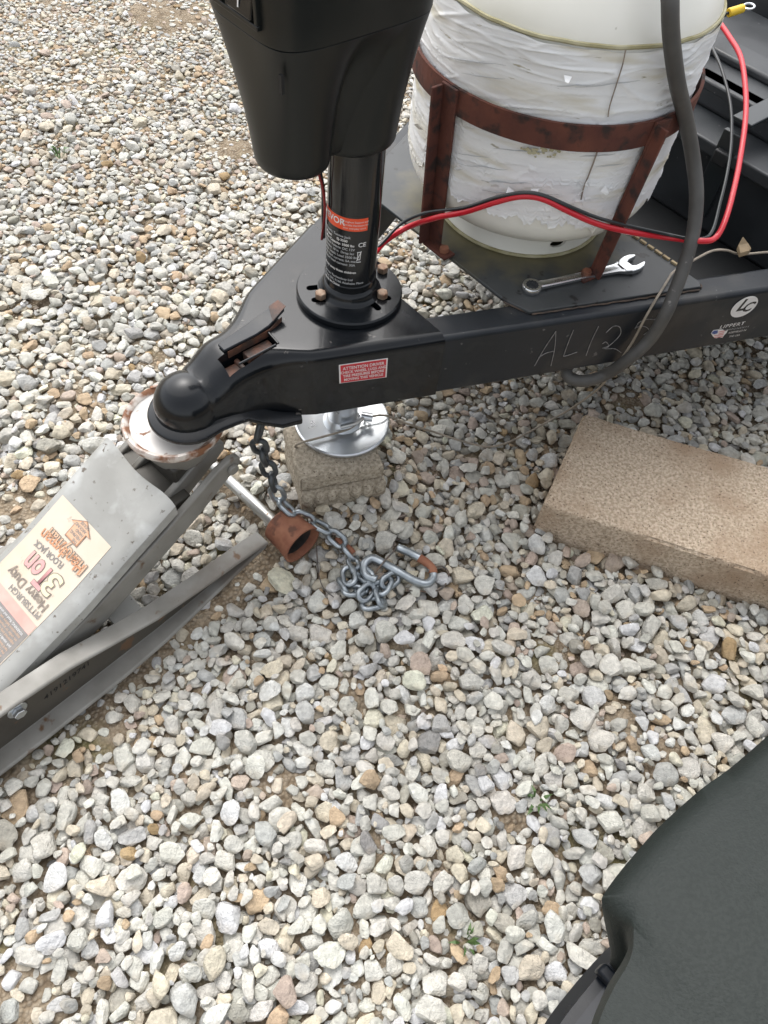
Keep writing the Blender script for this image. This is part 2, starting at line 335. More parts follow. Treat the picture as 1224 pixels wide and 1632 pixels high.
def med_size(x, y):     # long half axis in metres
    t = np.clip((y - .75) / .9, 0, 1)
    return .0120 * (1 - t) + .0084 * t
NV_AREA = 6.4
st = []      # x y z a b c yaw tiltx tilty col-type
FILL = 0; SI = SJ = None
def deposit(n, scale, sig, cand, ramped, pmin=0.0):
    k = 0; tries = 0
    while k < n and tries < n * (6 if FILL else 3):
        tries += 1
        x = rng.uniform(X0 + .05, X1 - .05); y = rng.uniform(Y0 + .05, Y1 - .05)
        if FILL:
            q_ = int(rng.integers(0, len(SI))); x = gx[SI[q_]]; y = gy[SJ[q_]]
            if IDG[SI[q_], SJ[q_]] >= 0 and rng.random() < .9: continue
        if not inpoly(np.array(x), np.array(y), VIEW): continue
        i0, j0 = int((x - X0) / CELL), int((y - Y0) / CELL)
        if BLOCKED[i0, j0] and not (SMALLOK[i0, j0] and scale < .7): continue
        p = PG[i0, j0]
        if rng.random() < p * .80 and scale > .5: continue
        a = med_size(x, y) * scale * math.exp(rng.normal(0, sig)) * (1 - .25 * p)
        a = min(a, .0205 if rng.random() < .10 else .0160)
        b = a * rng.uniform(.52, .96); c = a * rng.uniform(.30, .56)
        yaw = rng.uniform(0, math.pi); cy, sy = math.cos(yaw), math.sin(yaw)
        m = int(a / CELL) + 1; best = None; JW = 3 if FILL else 7
        if i0 - m - 8 < 0 or j0 - m - 8 < 0 or i0 + m + 9 >= NX or j0 + m + 9 >= NY: continue
        q = np.arange(-m, m + 1) * CELL
        qx, qy = q[:, None], q[None]
        rho = ((qx * cy + qy * sy) / a) ** 2 + ((-qx * sy + qy * cy) / b) ** 2
        ins = rho < 1; cap = np.where(ins, c * np.power(np.clip(1 - rho, 0, 1), .30), 0)
        for _ in range(cand):
            ii = i0 + int(rng.integers(-JW, JW + 1)); jj = j0 + int(rng.integers(-JW, JW + 1))
            if BLOCKED[ii, jj] and not (SMALLOK[ii, jj] and a < .010): continue
            sl = H[ii - m:ii + m + 1, jj - m:jj + m + 1]
            z = np.where(ins, sl + cap * .80, -9).max() - .30 * c
            if best is None or z < best[0]: best = (z, ii, jj)
        if best is None: continue
        z, ii, jj = best
        if z + .35 * c > LEVEL + MOUND[ii, jj] + rng.exponential(.0025) - .012 * p - (.016 if SMALLOK[ii, jj] else 0): continue
        sl = H[ii - m:ii + m + 1, jj - m:jj + m + 1]
        if rng.random() < .8:
            w = ins / ins.sum(); mu = (sl * w).sum()
            tx = (sl * w * qx).sum() / max(1e-9, (w * qx * qx).sum()); ty = (sl * w * qy).sum() / max(1e-9, (w * qy * qy).sum())
            tx = max(-.45, min(.45, tx)); ty = max(-.45, min(.45, ty))
        else: tx, ty = rng.normal(0, .3, 2)
        top = np.where(ins, z + cap, -9); up = top > sl
        sid = len(st)
        sl[up] = top[up]; IDG[ii - m:ii + m + 1, jj - m:jj + m + 1][up] = sid
        st.append((X0 + (ii + .5) * CELL, Y0 + (jj + .5) * CELL, z, a, b, c, yaw, tx, ty, float(PG[ii, jj]), int(ins.sum())))
        k += 1
LEVEL = SOIL + .030
deposit(16000, .55, .30, 3, False)
deposit(10500, .92, .22, 6, True)
deposit(10000, .98, .26, 18, True)
deposit(9000, .74, .28, 18, True)
deposit(7000, .42, .30, 16, True)
FILL = 1
for _sc, _n in ((.80, 8000), (.60, 11000), (.45, 13000), (.34, 6000)):
    sel = (IDG < 0) & (PG < .35) & ~BLOCKED & inpoly(GX, GY, VIEW); SI, SJ = np.nonzero(sel); deposit(_n, _sc, .22, 7, True)
print('soil in view', (IDG[inpoly(GX, GY, [(-1.1, 2.0), (-.3, 0), (.45, 0), (.6, 1.2)])] < 0).mean())
A = np.array(st)
vis = np.bincount(IDG[IDG >= 0], minlength=len(A)) / np.maximum(A[:, 10], 1)
vw = inpoly(GX, GY, [(-1.2, 2.1), (-.3, 0), (.5, 0), (.9, 2.5)])
SH = -np.percentile(H[vw & (PG < .1)], 62)      # gravel surface lies at z = 0
keep = vis > .07
print('stones', len(A), 'kept', keep.sum(), 'shift', SH)
A = A[keep]; vis = vis[keep]; A[:, 2] += SH
NS = len(A)
def ico(sub):
    import bmesh
    bm = bmesh.new(); bmesh.ops.create_icosphere(bm, subdivisions=sub, radius=1)
    v = np.array([q.co[:] for q in bm.verts]); f = np.array([[q.index for q in p.verts] for p in bm.faces]); bm.free(); return v, f
I0, F0 = ico(1); I1, F1 = ico(2); I2, F2 = ico(3)        # 12, 42 and 162 vertices
NPROTO = 48
PL = []
for k in range(NPROTO):
    nf = int(rng.integers(3, 7))
    n = np.concatenate([np.array([[1, 0, 0], [-1, 0, 0], [0, 1, 0], [0, -1, 0], [0, 0, 1], [0, 0, -1]]) + rng.normal(0, .38, (6, 3)), rng.normal(size=(nf, 3))])
    n /= np.linalg.norm(n, axis=1)[:, None]
    PL.append((n, np.concatenate([rng.uniform(.62, .85, 6), rng.uniform(.72, 1.0, nf)]), rng.uniform(22, 60)))
def proto(I, k):
    n, d, p = PL[k]; q = np.clip(I @ n.T, 0, None) / d
    r = ((q ** p).sum(1) + (1 / 1.15) ** p) ** (-1 / p)
    ph = np.random.default_rng(900 + k); w = ph.normal(size=(5, 3)) * 2.6
    r = r * (1 + .019 * np.sin(I @ w.T + ph.uniform(0, 6, 5)).sum(1))
    v = I * r[:, None]
    v -= (v.max(0) + v.min(0)) / 2; v /= (v.max(0) - v.min(0)) / 2
    return v
P0 = [proto(I0, k) for k in range(NPROTO)]; P1 = [proto(I1, k) for k in range(NPROTO)]; P2 = [proto(I2, k) for k in range(NPROTO)]
pid = rng.integers(0, NPROTO, NS)
# base colours of the stone kinds
KINDS = np.array([[.52, .52, .50], [.60, .595, .57], [.42, .43, .44], [.55, .505, .43], [.45, .35, .25], [.36, .26, .15], [.26, .26, .265], [.70, .70, .69], [.44, .37, .33], [.36, .35, .32]])
PN = np.array([.38, .26, .12, .17, .022, .003, .006, .015, .014, .012])
PD = np.array([.26, .12, .09, .24, .14, .012, .02, .01, .10, .05])
colr = np.zeros((NS, 3))
under = np.zeros(NS)
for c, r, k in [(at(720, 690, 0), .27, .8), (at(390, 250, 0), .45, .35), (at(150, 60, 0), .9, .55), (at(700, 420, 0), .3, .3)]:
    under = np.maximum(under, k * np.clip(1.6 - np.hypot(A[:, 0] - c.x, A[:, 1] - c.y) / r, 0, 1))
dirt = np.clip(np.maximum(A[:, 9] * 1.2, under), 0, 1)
small = A[:, 3] < .008
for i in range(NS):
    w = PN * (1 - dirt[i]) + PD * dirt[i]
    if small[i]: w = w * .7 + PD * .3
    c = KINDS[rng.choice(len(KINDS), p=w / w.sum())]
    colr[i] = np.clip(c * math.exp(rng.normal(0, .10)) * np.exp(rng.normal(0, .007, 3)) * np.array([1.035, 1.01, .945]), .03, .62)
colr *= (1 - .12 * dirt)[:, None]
# rotations
ca, sa = np.cos(A[:, 6]), np.sin(A[:, 6]); Z = np.zeros(NS); O = np.ones(NS)
RZ = np.stack([np.stack([ca, -sa, Z], 1), np.stack([sa, ca, Z], 1), np.stack([Z, Z, O], 1)], 1)
nx, ny, nz_ = -A[:, 7], -A[:, 8], O.copy(); nl = np.sqrt(nx ** 2 + ny ** 2 + 1); nn = np.stack([nx, ny, nz_], 1) / nl[:, None]
ex = np.stack([O, Z, -nn[:, 0] / nn[:, 2]], 1); ex /= np.linalg.norm(ex, axis=1)[:, None]; ey = np.cross(nn, ex)
RT = np.stack([ex, ey, nn], 2)
RR = RT @ RZ * A[:, None, 3:6]
# apparent size
Rc = np.array(ROT); rel = A[:, :3] - [0, 0, CAM_H]; cc = rel @ Rc
dep = -cc[:, 2]; px = 612 + 1226 * cc[:, 0] / dep; py = 816 - 1226 * cc[:, 1] / dep
infr = (px > -5) & (px < 1229) & (py > -5) & (py < 1637) & (dep > .1)
app = 2 * A[:, 3] / np.maximum(dep, .1) * 1226
# rough occlusion by the big things so that the single stones are ones in view
occ = np.zeros(NS, bool)
for poly in ([(640, 0), (320, 0), (430, 290), (530, 290), (480, 360), (240, 600), (170, 690), (0, 890), (0, 1220), (440, 890), (430, 640), (1224, 540), (1224, 0)],
             [(1224, 1170), (960, 1435), (880, 1632), (1224, 1632)], [(925, 655), (860, 835), (1224, 975), (1224, 735)], [(452, 660), (480, 800), (625, 780), (620, 640)]):
    occ |= inpoly(px, py, poly)
score = np.where(infr & ~occ & (vis > .55), app * np.sqrt(A[:, 4] / A[:, 3]), 0)
big = np.argsort(-score)[:300]
isbig = np.zeros(NS, bool); isbig[big] = True

def soil_mat():
    m = bpy.data.materials.new('sandy_soil'); m.use_nodes = True; t = m.node_tree; N, L = t.nodes, t.links; b = N['Principled BSDF']
    tc = N.new('ShaderNodeTexCoord')
    def nz(s, d=8):
        n = N.new('ShaderNodeTexNoise'); n.inputs['Scale'].default_value = s; n.inputs['Detail'].default_value = d; L.new(tc.outputs['Object'], n.inputs['Vector']); return n.outputs['Fac']
    cr = N.new('ShaderNodeValToRGB'); e = cr.color_ramp
    e.elements[0].position = .3; e.elements[0].color = (.115, .085, .057, 1); e.elements[1].position = .7; e.elements[1].color = (.34, .28, .205, 1)
    x = e.elements.new(.5); x.color = (.22, .17, .115, 1)
    L.new(nz(45), cr.inputs[0])
    vo = N.new('ShaderNodeTexVoronoi'); vo.inputs['Scale'].default_value = 190; L.new(tc.outputs['Object'], vo.inputs['Vector'])
    mx = N.new('ShaderNodeMix'); mx.data_type = 'RGBA'
    mr = N.new('ShaderNodeMapRange'); mr.inputs[1].default_value = .3; mr.inputs[2].default_value = .6; mr.inputs[3].default_value = .55; mr.inputs[4].default_value = 0
    L.new(vo.outputs['Distance'], mr.inputs[0]); L.new(mr.outputs[0], mx.inputs[0]); L.new(cr.outputs[0], mx.inputs[6])
    hs = N.new('ShaderNodeMix'); hs.data_type = 'RGBA'; hs.inputs[0].default_value = .6; hs.inputs[7].default_value = (.42, .36, .28, 1); hs.inputs[6].default_value = (.26, .215, .155, 1); L.new(hs.outputs[2], mx.inputs[7])
    mo = N.new('ShaderNodeMix'); mo.data_type = 'RGBA'; mo.inputs[7].default_value = (.13, .13, .045, 1)
    mr2 = N.new('ShaderNodeMapRange'); mr2.inputs[1].default_value = .56; mr2.inputs[2].default_value = .68; mr2.inputs[4].default_value = .6; L.new(nz(7), mr2.inputs[0]); L.new(mr2.outputs[0], mo.inputs[0]); L.new(mx.outputs[2], mo.inputs[6])
    L.new(mo.outputs[2], b.inputs['Base Color']); b.inputs['Roughness'].default_value = .95; b.inputs['Specular IOR Level'].default_value = .2
    bp = N.new('ShaderNodeBump'); bp.inputs['Strength'].default_value = .9; bp.inputs['Distance'].default_value = .004
    ad = N.new('ShaderNodeMath'); ad.operation = 'SUBTRACT'; L.new(nz(160), ad.inputs[0]); L.new(vo.outputs['Distance'], ad.inputs[1]); L.new(ad.outputs[0], bp.inputs['Height']); L.new(bp.outputs[0], b.inputs['Normal'])
    return m
def stone_mat():
    m = bpy.data.materials.new('limestone'); m.use_nodes = True; t = m.node_tree; N, L = t.nodes, t.links; b = N['Principled BSDF']
    tc = N.new('ShaderNodeTexCoord'); at_ = N.new('ShaderNodeAttribute'); at_.attribute_name = 'stone_col'
    def nz(s, d=5):
        n = N.new('ShaderNodeTexNoise'); n.inputs['Scale'].default_value = s; n.inputs['Detail'].default_value = d; L.new(tc.outputs['Object'], n.inputs['Vector']); return n.outputs['Fac']
    mr = N.new('ShaderNodeMapRange'); mr.inputs[1].default_value = .3; mr.inputs[2].default_value = .7; mr.inputs[3].default_value = .78; mr.inputs[4].default_value = 1.16; L.new(nz(150, 8), mr.inputs[0])
    vm = N.new('ShaderNodeVectorMath'); vm.operation = 'SCALE'; L.new(at_.outputs['Color'], vm.inputs[0]); L.new(mr.outputs[0], vm.inputs['Scale'])
    mx = N.new('ShaderNodeMix'); mx.data_type = 'RGBA'; mx.inputs[7].default_value = (.38, .30, .20, 1)
    m2 = N.new('ShaderNodeMapRange'); m2.inputs[1].default_value = .54; m2.inputs[2].default_value = .72; m2.inputs[4].default_value = .38; L.new(nz(38), m2.inputs[0]); L.new(m2.outputs[0], mx.inputs[0]); L.new(vm.outputs[0], mx.inputs[6])
    L.new(mx.outputs[2], b.inputs['Base Color']); b.inputs['Roughness'].default_value = .8; b.inputs['Specular IOR Level'].default_value = .3
    bp = N.new('ShaderNodeBump'); bp.inputs['Strength'].default_value = .85; bp.inputs['Distance'].default_value = .0016; ad = N.new('ShaderNodeMath'); ad.operation = 'MULTIPLY_ADD'; ad.inputs[1].default_value = .45; L.new(nz(420, 6), ad.inputs[0]); L.new(nz(110, 7), ad.inputs[2]); bp.inputs['Distance'].default_value = .0042; L.new(ad.outputs[0], bp.inputs['Height']); L.new(bp.outputs[0], b.inputs['Normal'])
    return m
M['soil'] = soil_mat(); M['stone'] = stone_mat()

# ground sheet: fine under the view, growing steps to the horizon
STP = 5
fx = gx[::STP]; fy = gy[::STP]
ext = [.1, .3, .8, 2, 6, 20, 60]
xs = np.concatenate([X0 - np.array(ext[::-1]), fx, X1 + np.array(ext)]); ys = np.concatenate([Y0 - np.array(ext[::-1]), fy, Y1 + np.array(ext)])
GZ = np.full((len(xs), len(ys)), SOIL + SH + .0015); GZ[7:-7, 7:-7] = SOILGRID[::STP, ::STP] + SH
outer = np.ones_like(GZ, bool); outer[7:-7, 7:-7] = False
GZ[outer] += .012
gxx, gyy = np.meshgrid(xs, ys, indexing='ij')
def np_mesh(name, V, Fq, col=None, smooth=True):
    me = bpy.data.meshes.new(name); nv, nf, k = len(V), len(Fq), Fq.shape[1]
    me.vertices.add(nv); me.vertices.foreach_set('co', V.astype(np.float32).ravel())
    me.loops.add(nf * k); me.loops.foreach_set('vertex_index', Fq.astype(np.int32).ravel())
    me.polygons.add(nf); me.polygons.foreach_set('loop_start', np.arange(0, nf * k, k, dtype=np.int32))
    me.polygons.foreach_set('use_smooth', np.full(nf, smooth)); me.update(calc_edges=True)
    if col is not None:
        at_ = me.attributes.new('stone_col', 'FLOAT_COLOR', 'POINT'); at_.data.foreach_set('color', np.concatenate([col, np.ones((nv, 1))], 1).astype(np.float32).ravel())
    return me
ii = np.arange(len(xs) * len(ys)).reshape(len(xs), len(ys))
Q = np.stack([ii[:-1, :-1], ii[1:, :-1], ii[1:, 1:], ii[:-1, 1:]], -1).reshape(-1, 4)
gm = np_mesh('ground', np.stack([gxx, gyy, GZ], -1).reshape(-1, 3), Q)
ground = bpy.data.objects.new('ground', gm); COL.objects.link(ground); gm.materials.append(M['soil']); ORIG[ground] = Vector((0, 0, 0))
tag(ground, 'sandy brown soil showing between the loose pale gravel', None, None, 'structure')
Vs, Fs, Cs = [], [], []; base = 0
lod2 = (app > 21) & infr & (vis > .3); lod0 = (app < 12.5) | (~infr & (app < 40)) | ((vis < .25) & (app < 20))
for k in range(NPROTO):
    for PP, FF, sel in ((P0, F0, lod0), (P1, F1, ~lod2 & ~lod0), (P2, F2, lod2 & ~lod0)):
        idx = np.where((pid == k) & sel & ~isbig)[0]
        if not len(idx): continue
        v = np.einsum('nij,vj->nvi', RR[idx], PP[k]) + A[idx, None, :3]; nv = v.shape[1]
        f = FF[None] + (np.arange(len(idx)) * nv)[:, None, None] + base
        Vs.append(v.reshape(-1, 3)); Fs.append(f.reshape(-1, 3)); Cs.append(np.repeat(colr[idx], nv, 0)); base += len(idx) * nv
me = np_mesh('gravel', np.concatenate(Vs), np.concatenate(Fs), np.concatenate(Cs)); me.materials.append(M['stone']); me.set_sharp_from_angle(angle=math.radians(33))
gv = bpy.data.objects.new('gravel', me); COL.objects.link(gv); gv.parent = ground; gv['kind'] = 'stuff'
print('gravel tris', len(me.polygons))
for i in big:
    v = (RR[i] @ P2[pid[i]].T).T
    me = np_mesh('stone', v, F2, np.repeat(colr[i][None], len(v), 0)); me.materials.append(M['stone']); me.set_sharp_from_angle(angle=math.radians(33))
    o = bpy.data.objects.new('stone', me); COL.objects.link(o); o.parent = ground; o.location = A[i, :3]

# ================================================================ trailer tongue
tr = thing('trailer', 'black steel trailer tongue with coupler, chalk marks and a red warning label', 'trailer', TL(0, 0, .235))
for s in (1, -1):
    mb = MB(); rings = []
    nrm = Vector((-.439, 1)).normalized()            # across the rail in (u,v) for s=+1, pointing outward
    for u in (.12, 1.9):
        o = Vector((u, VOUT(u))); i = o - nrm * .040
        if s < 0: o.y *= -1; i.y *= -1
        rings.append([TL(i.x, i.y, .228), TL(o.x, o.y, .228), TL(o.x, o.y, .32), TL(i.x, i.y, .32)])
    mb.loft(rings); mb.build('rail', M['rail'], tr, bevel=.006, seg=3)
# coupler body: sections along u
def csec(u, n=15):
    R = .0365; dz = .2715; u -= .006
    dome = math.sqrt(max(0, R * R - u * u)) if abs(u) < R else 0
    t = max(0, min(1, (u - .008) / .045)); t = t * t * (3 - 2 * t)
    neck = (.0335 + .004 * t) if u > .010 else 0
    legs = VOUT(u + .006) + .003
    t2 = max(0, min(1, (u - .05) / .085)); t2 = t2 * t2 * (3 - 2 * t2)
    neck = neck * (1 - t2) + legs * t2 if u > .010 else 0
    w = max(dome, neck); zt = max(dz + dome * 1.05, (.3035 + .0215 * t) if u > .010 else 0)
    zb = .260 - .030 * max(0, min(1, (u - .03) / .07)); u += .006
    isd = dome > neck
    rc = min(w, zt - dz) if isd else min(w * .8, .014 + .016 * (1 - t2))
    pts = [(w, zb), (w, zb + (zt - rc - zb) * .5)]
    for k in range(n + 1):
        a = math.pi / 2 * k / n
        pts.append((w - rc + rc * math.cos(a), zt - rc + rc * math.sin(a)))
    for q in (.66, .33): pts.append(((w - rc) * q, zt))
    full = pts + [(0, zt)] + [(-x, z) for x, z in reversed(pts)]
    return [TL(u, x, z) for x, z in full]
us = [-.0304, -.030, -.0293, -.028, -.026, -.023, -.019, -.013, -.006, .004, .011, .0157, .0163, .018, .0195, .022, .026, .031, .036, .042, .05, .058, .066, .075, .084, .094, .104, .114, .124, .134, .15, .18, .21, .24, .272]
cp = MB().loft([csec(u) for u in us]).build('coupler', M['coupler'], tr, smooth=40)
UX = (UD.x, UD.y, 0); VX = (VD.x, VD.y, 0)
cut(cp, MB().box(TL(.080, .017, .318), .066, .022, .05, UX, VX))
# skirt flange round the socket
mb = MB(); path = []
for k in range(25):
    a = math.radians(-180 + 195 * k / 24) - math.radians(0); path.append((.006 + .0370 * math.cos(math.radians(100 + 160 * k / 24)), -.0370 * math.sin(math.radians(100 + 160 * k / 24)), .2635))
path = [(x, y, z) for x, y, z in path]
near = [(.022, .035, .263), (.040, .033, .262), (.058, .033, .258), (.075, .041, .248), (.095, .051, .238), (.118, .061, .231)]
path = [(-x if False else x, y, z) for x, y, z in path]
full = [(u, -v, z) for u, v, z in reversed(near)] + [p for p in (path if path[0][1] < 0 else path[::-1])] + near
rings = []
for i, (u, v, z) in enumerate(full):
    a, b = Vector(full[max(0, i - 1)][:2]), Vector(full[min(len(full) - 1, i + 1)][:2]); t = (b - a).normalized()
    n = Vector((t.y, -t.x))
    if n.dot(Vector((u - .03, v))) < 0: n = -n
    wd = .0085 if 4 < i < len(full) - 5 else .012
    if i in (0, len(full) - 1): wd = .004
    q = Vector((u, v)); inn = q - n * .006; out = q + n * wd
    rings.append([TL(inn.x, inn.y, z - .006), TL(out.x, out.y, z - .009), TL(out.x, out.y, z - .003), TL(q.x, q.y, z + .002), TL(inn.x, inn.y, z + .003)])
MB().loft(rings).build('skirt', M['coupler'], tr, bevel=.0018)
# latch: rusty mechanism in the slot, lever plate and its bent rusty tab
lt = MB().box(TL(.057, .018, .305), .018, .015, .008, UX, VX).cyl(TL(.068, .008, .309), TL(.068, .027, .309), .0032)
latch = lt.build('latch', M['latchrust'], tr, bevel=.0012)
MB().box(TL(.094, .0155, .312), .034, .015, .010, UX, VX).build('latch_tongue', M['latchrust'], latch, bevel=.001)
pv = [(.056, -.006, .3258), (.056, .006, .3258), (.098, .007, .3275), (.116, .005, .3285), (.130, .001, .331), (.142, -.002, .334), (.141, -.015, .334), (.130, -.016, .331), (.105, -.014, .3275)]
MB().prism([TL(.060, .0062, .3165), (TL(.118, .0055, .3185)), TL(.136, .0, .326), TL(.136, .0, .3305), TL(.116, .0055, .3280), TL(.060, .0064, .3255)], VD * .0012).build('lever_side', M['latchrust'], tr)
lv = MB().prism([TL(*p) for p in pv], (0, 0, .0035)).build('latch_lever', M['rail'], tr, bevel=.001)
MB().prism([TL(u, v, z) for u, v, z in [(.122, .0035, .3335), (.144, -.0025, .3395), (.143, -.0155, .3395), (.131, -.0165, .3355)]], (0, 0, .0009)).build('lever_tab', M['latchrust'], lv)
for p, q in [((.060, .028), (.108, .028)), ((.112, .027), (.113, .006))]:
    MB().tube([TL(p[0], p[1], .3245), TL(q[0], q[1], .3255)], .0014, n=8, sub=2).build('slot_lip', M['coupler'], tr)
# tray plate across the rails
tp = [(.372, -.150), (.382, -.155), (.596, -.249), (.603, -.243), (.603, .243), (.596, .249), (.382, .155), (.372, .122)]
tray = MB().prism([TL(u, v, .3205) for u, v in tp], (0, 0, .0045)).build('tray', M['tray'], tr, bevel=.001)
# weld bead and scorched rust line along the tray's edge
mb = MB(); pts = [TL(.384 + .21 * k / 30, .1575 + .0925 * k / 30 + random.uniform(-.0008, .0008), .3215) for k in range(31)]
mb.tube(pts,   .0014, n=6, sub=2, rf=lambda t: .8 + .4 * noise.noise(Vector((t * 40, 0, 0)))); mb.build('weld_bead', M['weld'], tr)
MB().tube([TL(.372, .122, .3215), TL(.378, .140, .3215), TL(.384, .155, .3212)], .0013, n=6).build('weld_bead', M['weld'], tr)
MB().tube([TL(.598, .249, .3215), TL(.603, .243, .3215), TL(.604, .205, .3215)], .0014, n=6).build('weld_bead', M['weld'], tr)
# pale bent lip of the tray's rear edge
mb = MB()
for k in range(15):
    v = .03 + .19 * k / 15
    mb.box(TL(.603, v + .006, .3262), .004, .0085 + random.uniform(0, .003), .003, UX, VX)
mb.build('rear_lip', M['straw'], tr, bevel=.0006)
# coupler leg seam, rails' cross pan further back
pan = MB().prism([TL(u, v, .246) for u, v in [(.55, -.20), (1.5, -.60), (1.5, .60), (.55, .20)]], (0, 0, .006)).build('floor_pan', M['pit'], tr)
MB().box(TL(.62, 0, .27), .012, .42, .06, UX, VX).build('cross_member', M['pit'], tr, bevel=.002)
# grime stains on the tray under the tank
def blob(c, ru, rv, z, n=40, jag=.25, seed=0, hole=0):
    return [TL(c[0] + math.cos(a) * ru * (1 + jag * noise.noise(Vector((math.cos(a) * 2 + seed, math.sin(a) * 2, seed)))), c[1] + math.sin(a) * rv * (1 + jag * noise.noise(Vector((math.cos(a) * 2 + seed, math.sin(a) * 2, seed)))), z) for a in [2 * math.pi * k / n for k in range(n)]]
# side labels: plane of the near rail face
SN = (VD * 1 - UD * .439).normalized(); SX = (UD + VD * .439).normalized()
def side(u0, z0, off=.0006):
    return lambda x, y, u0=u0, z0=z0, off=off: TL(u0, VOUT(u0), z0) + SX * x + Vector((0, 0, y)) + SN * off
def side_px(px, py, off=.0006):
    p = on_plane(px, py, TL(.3, VOUT(.3), 0) + SN * off, SN); return p
def coupler_off(px, py): return side_px(px, py, .0036)
q = [coupler_off(*p) for p in [(540, 582), (618, 571), (616, 601), (541, 611)]]
wl = MB().prism([p - SN * .0004 for p in q], SN * .0006).build('warning_label', M['white'], tr)
cx = sum(q, Vector()) / 4
iq = [cx + (p - cx) * .94 for p in q]
MB().prism([p + SN * .0002 for p in iq], SN * .0003).build('label_face', M['redlabel'], wl)
wx = (q[1] - q[0]); wy = (q[0] - q[3])
for k, (tx, sz) in enumerate([('ATTENTION DRIVER', .0068), ('CHECK WHEEL LUGS AND', .0058), ('TIRE PRESSURES BEFORE', .0058), ('MOVING THIS VEHICLE', .0058)]):
    b = q[3] + wx * .5 + wy * (.72 - .2 * k)
    text('lettering', tx, sz, M['white'], wl, lambda x, y, b=b: b + wx.normalized() * x + wy.normalized() * y + SN * .0009, align='CENTER', bold=.0001, sx=.78)
# chalk writing on the rail: A L 1 2 5
def chalk(strokes):
    mb = MB()
    for s in strokes: mb.tube([side_px(x, y, .0008) for x, y in s], .0006, n=5, sub=5, rf=lambda t: .8 + .5 * noise.noise(Vector((t * 9, s[0][0], 0))))
    mb.build('chalk_mark', M['chalk'], tr)
chalk([[(852, 583), (868, 555), (886, 528)], [(886, 528), (884, 555), (878, 583)], [(858, 570), (870, 563), (884, 559)]])
chalk([[(914, 526), (905, 548), (898, 568)], [(898, 568), (906, 566), (920, 561)]])
chalk([[(954, 520), (942, 545), (934, 567)]])
chalk([[(966, 530), (978, 520), (988, 522), (988, 534), (972, 550), (960, 555)], [(960, 548), (966, 545), (970, 552), (962, 556)], [(965, 556), (980, 556), (990, 562)]])
chalk([[(1045, 509), (1030, 509), (1018, 514)], [(1018, 514), (1012, 524)], [(1012, 522), (1026, 520), (1034, 526), (1026, 534)]])
# maker's logo, name and flag
def ell(px, py, r, n=36, off=.0008):
    c = side_px(px, py, off); return [c + SX * (r * math.cos(2 * math.pi * k / n)) + Vector((0, 0, r * .92 * math.sin(2 * math.pi * k / n))) for k in range(n)]
lg = MB().prism(ell(1186, 489, .0185), SN * .0004).build('maker_logo', M['white'], tr)
c = side_px(1186, 489, .0013)
lgf = lambda dx, dy: (lambda x, y: c + SX * (x + dx) + Vector((0, 0, y + dy)))
text('lettering', 'L', .026, M['labelblack'], lg, lgf(-.0105, -.0055), bold=.0008, shear=.25)
text('lettering', 'C', .021, M['labelblack'], lg, lgf(-.0015, -.0085), bold=.0007, shear=.25)
def sp(px, py): 
    p = side_px(px, py, .0009); return lambda x, y, p=p: p + SX * x + Vector((0, 0, y))
text('maker_name', 'LIPPERT', .0085, M['white'], tr, sp(1146, 524), bold=.0001, sx=1.15, spacing=1.15)
text('maker_name', 'COMPONENTS', .004, M['greyprint'], tr, sp(1150, 528.5), sx=1.3, spacing=1.3)
text('maker_note', 'ASSEMBLED IN', .0046, M['white'], tr, sp(1160, 532), sx=.95)
text('maker_note', 'THE USA', .0046, M['white'], tr, sp(1161, 538), sx=.95)
fl = [(1133, 531), (1137, 526), (1146, 525), (1152, 525), (1156, 528), (1160, 525), (1158, 530), (1154, 534), (1151, 538), (1146, 537), (1141, 539), (1136, 536)]
fo = MB().prism([side_px(x, y, .0006) for x, y in fl], SN * .0004).build('flag_decal', M['white'], tr)
MB().prism([side_px(x, y, .0011) for x, y in [(1134, 531), (1138, 527), (1144, 526.5), (1143.5, 531), (1138, 532.5)]], SN * .0003).build('flag_field', M['blue'], fo)
for k in range(4):
    y0 = 527.5 + k * 2.9
    MB().prism([side_px(x, y, .0011) for x, y in [(1145 if k < 2 else 1138, y0 + 1), (1155 - k, y0 - 1), (1155 - k, y0 + .4), (1145 if k < 2 else 1138, y0 + 2.4)]], SN * .0003).build('flag_stripe', M['pink'], fo)

# ================================================================ electric jack
HJ = .325
jk = thing('electric_jack', 'tall black electric tongue jack with orange label and silver round foot', 'trailer jack', JT + Vector((0, 0, .098)))
def JK(u, v, z): return JT + UD * u + VD * v + Vector((0, 0, z))
fl = MB().lathe([(.0, .0), (.060, .0), (.0615, .001), (.0615, .0065), (.0600, .0085), (.0, .0085)], JK(0, 0, HJ), n=72).build('flange', M['rail'], jk, smooth=35)
fl.data.materials[0] = M['coupler']
def fpx(px, py): p = at(px, py, HJ + .0085); r = p - JT; return (r.dot(UD), r.dot(VD))
def capsule(a, b, r, z0, z1):
    a, b = Vector(a), Vector(b); d = (b - a).normalized(); n = Vector((-d.y, d.x)); P = []
    for k in range(9): t = math.pi * k / 8; P.append(b + d * (r * math.sin(t)) + n * (r * math.cos(t)))
    for k in range(9): t = math.pi * k / 8; P.append(a - d * (r * math.sin(t)) - n * (r * math.cos(t)))
    return MB().prism([JK(p.x, p.y, z0) for p in P], (0, 0, z1 - z0))
for a, b in [((494, 459), (512, 457)), ((502, 478), (519, 477)), ((588, 478), (602, 491)), ((604, 474), (618, 475))]:
    cut(fl, capsule(fpx(*a), fpx(*b), .0042, HJ - .004, HJ + .02))
for q in [(511, 474), (609, 473)]:
    u, v = fpx(*q)
    MB().cyl(JK(u, v, HJ + .0085), JK(u, v, HJ + .016), .0068, n=6).build('bolt', M['boltrust'], jk, bevel=.001)
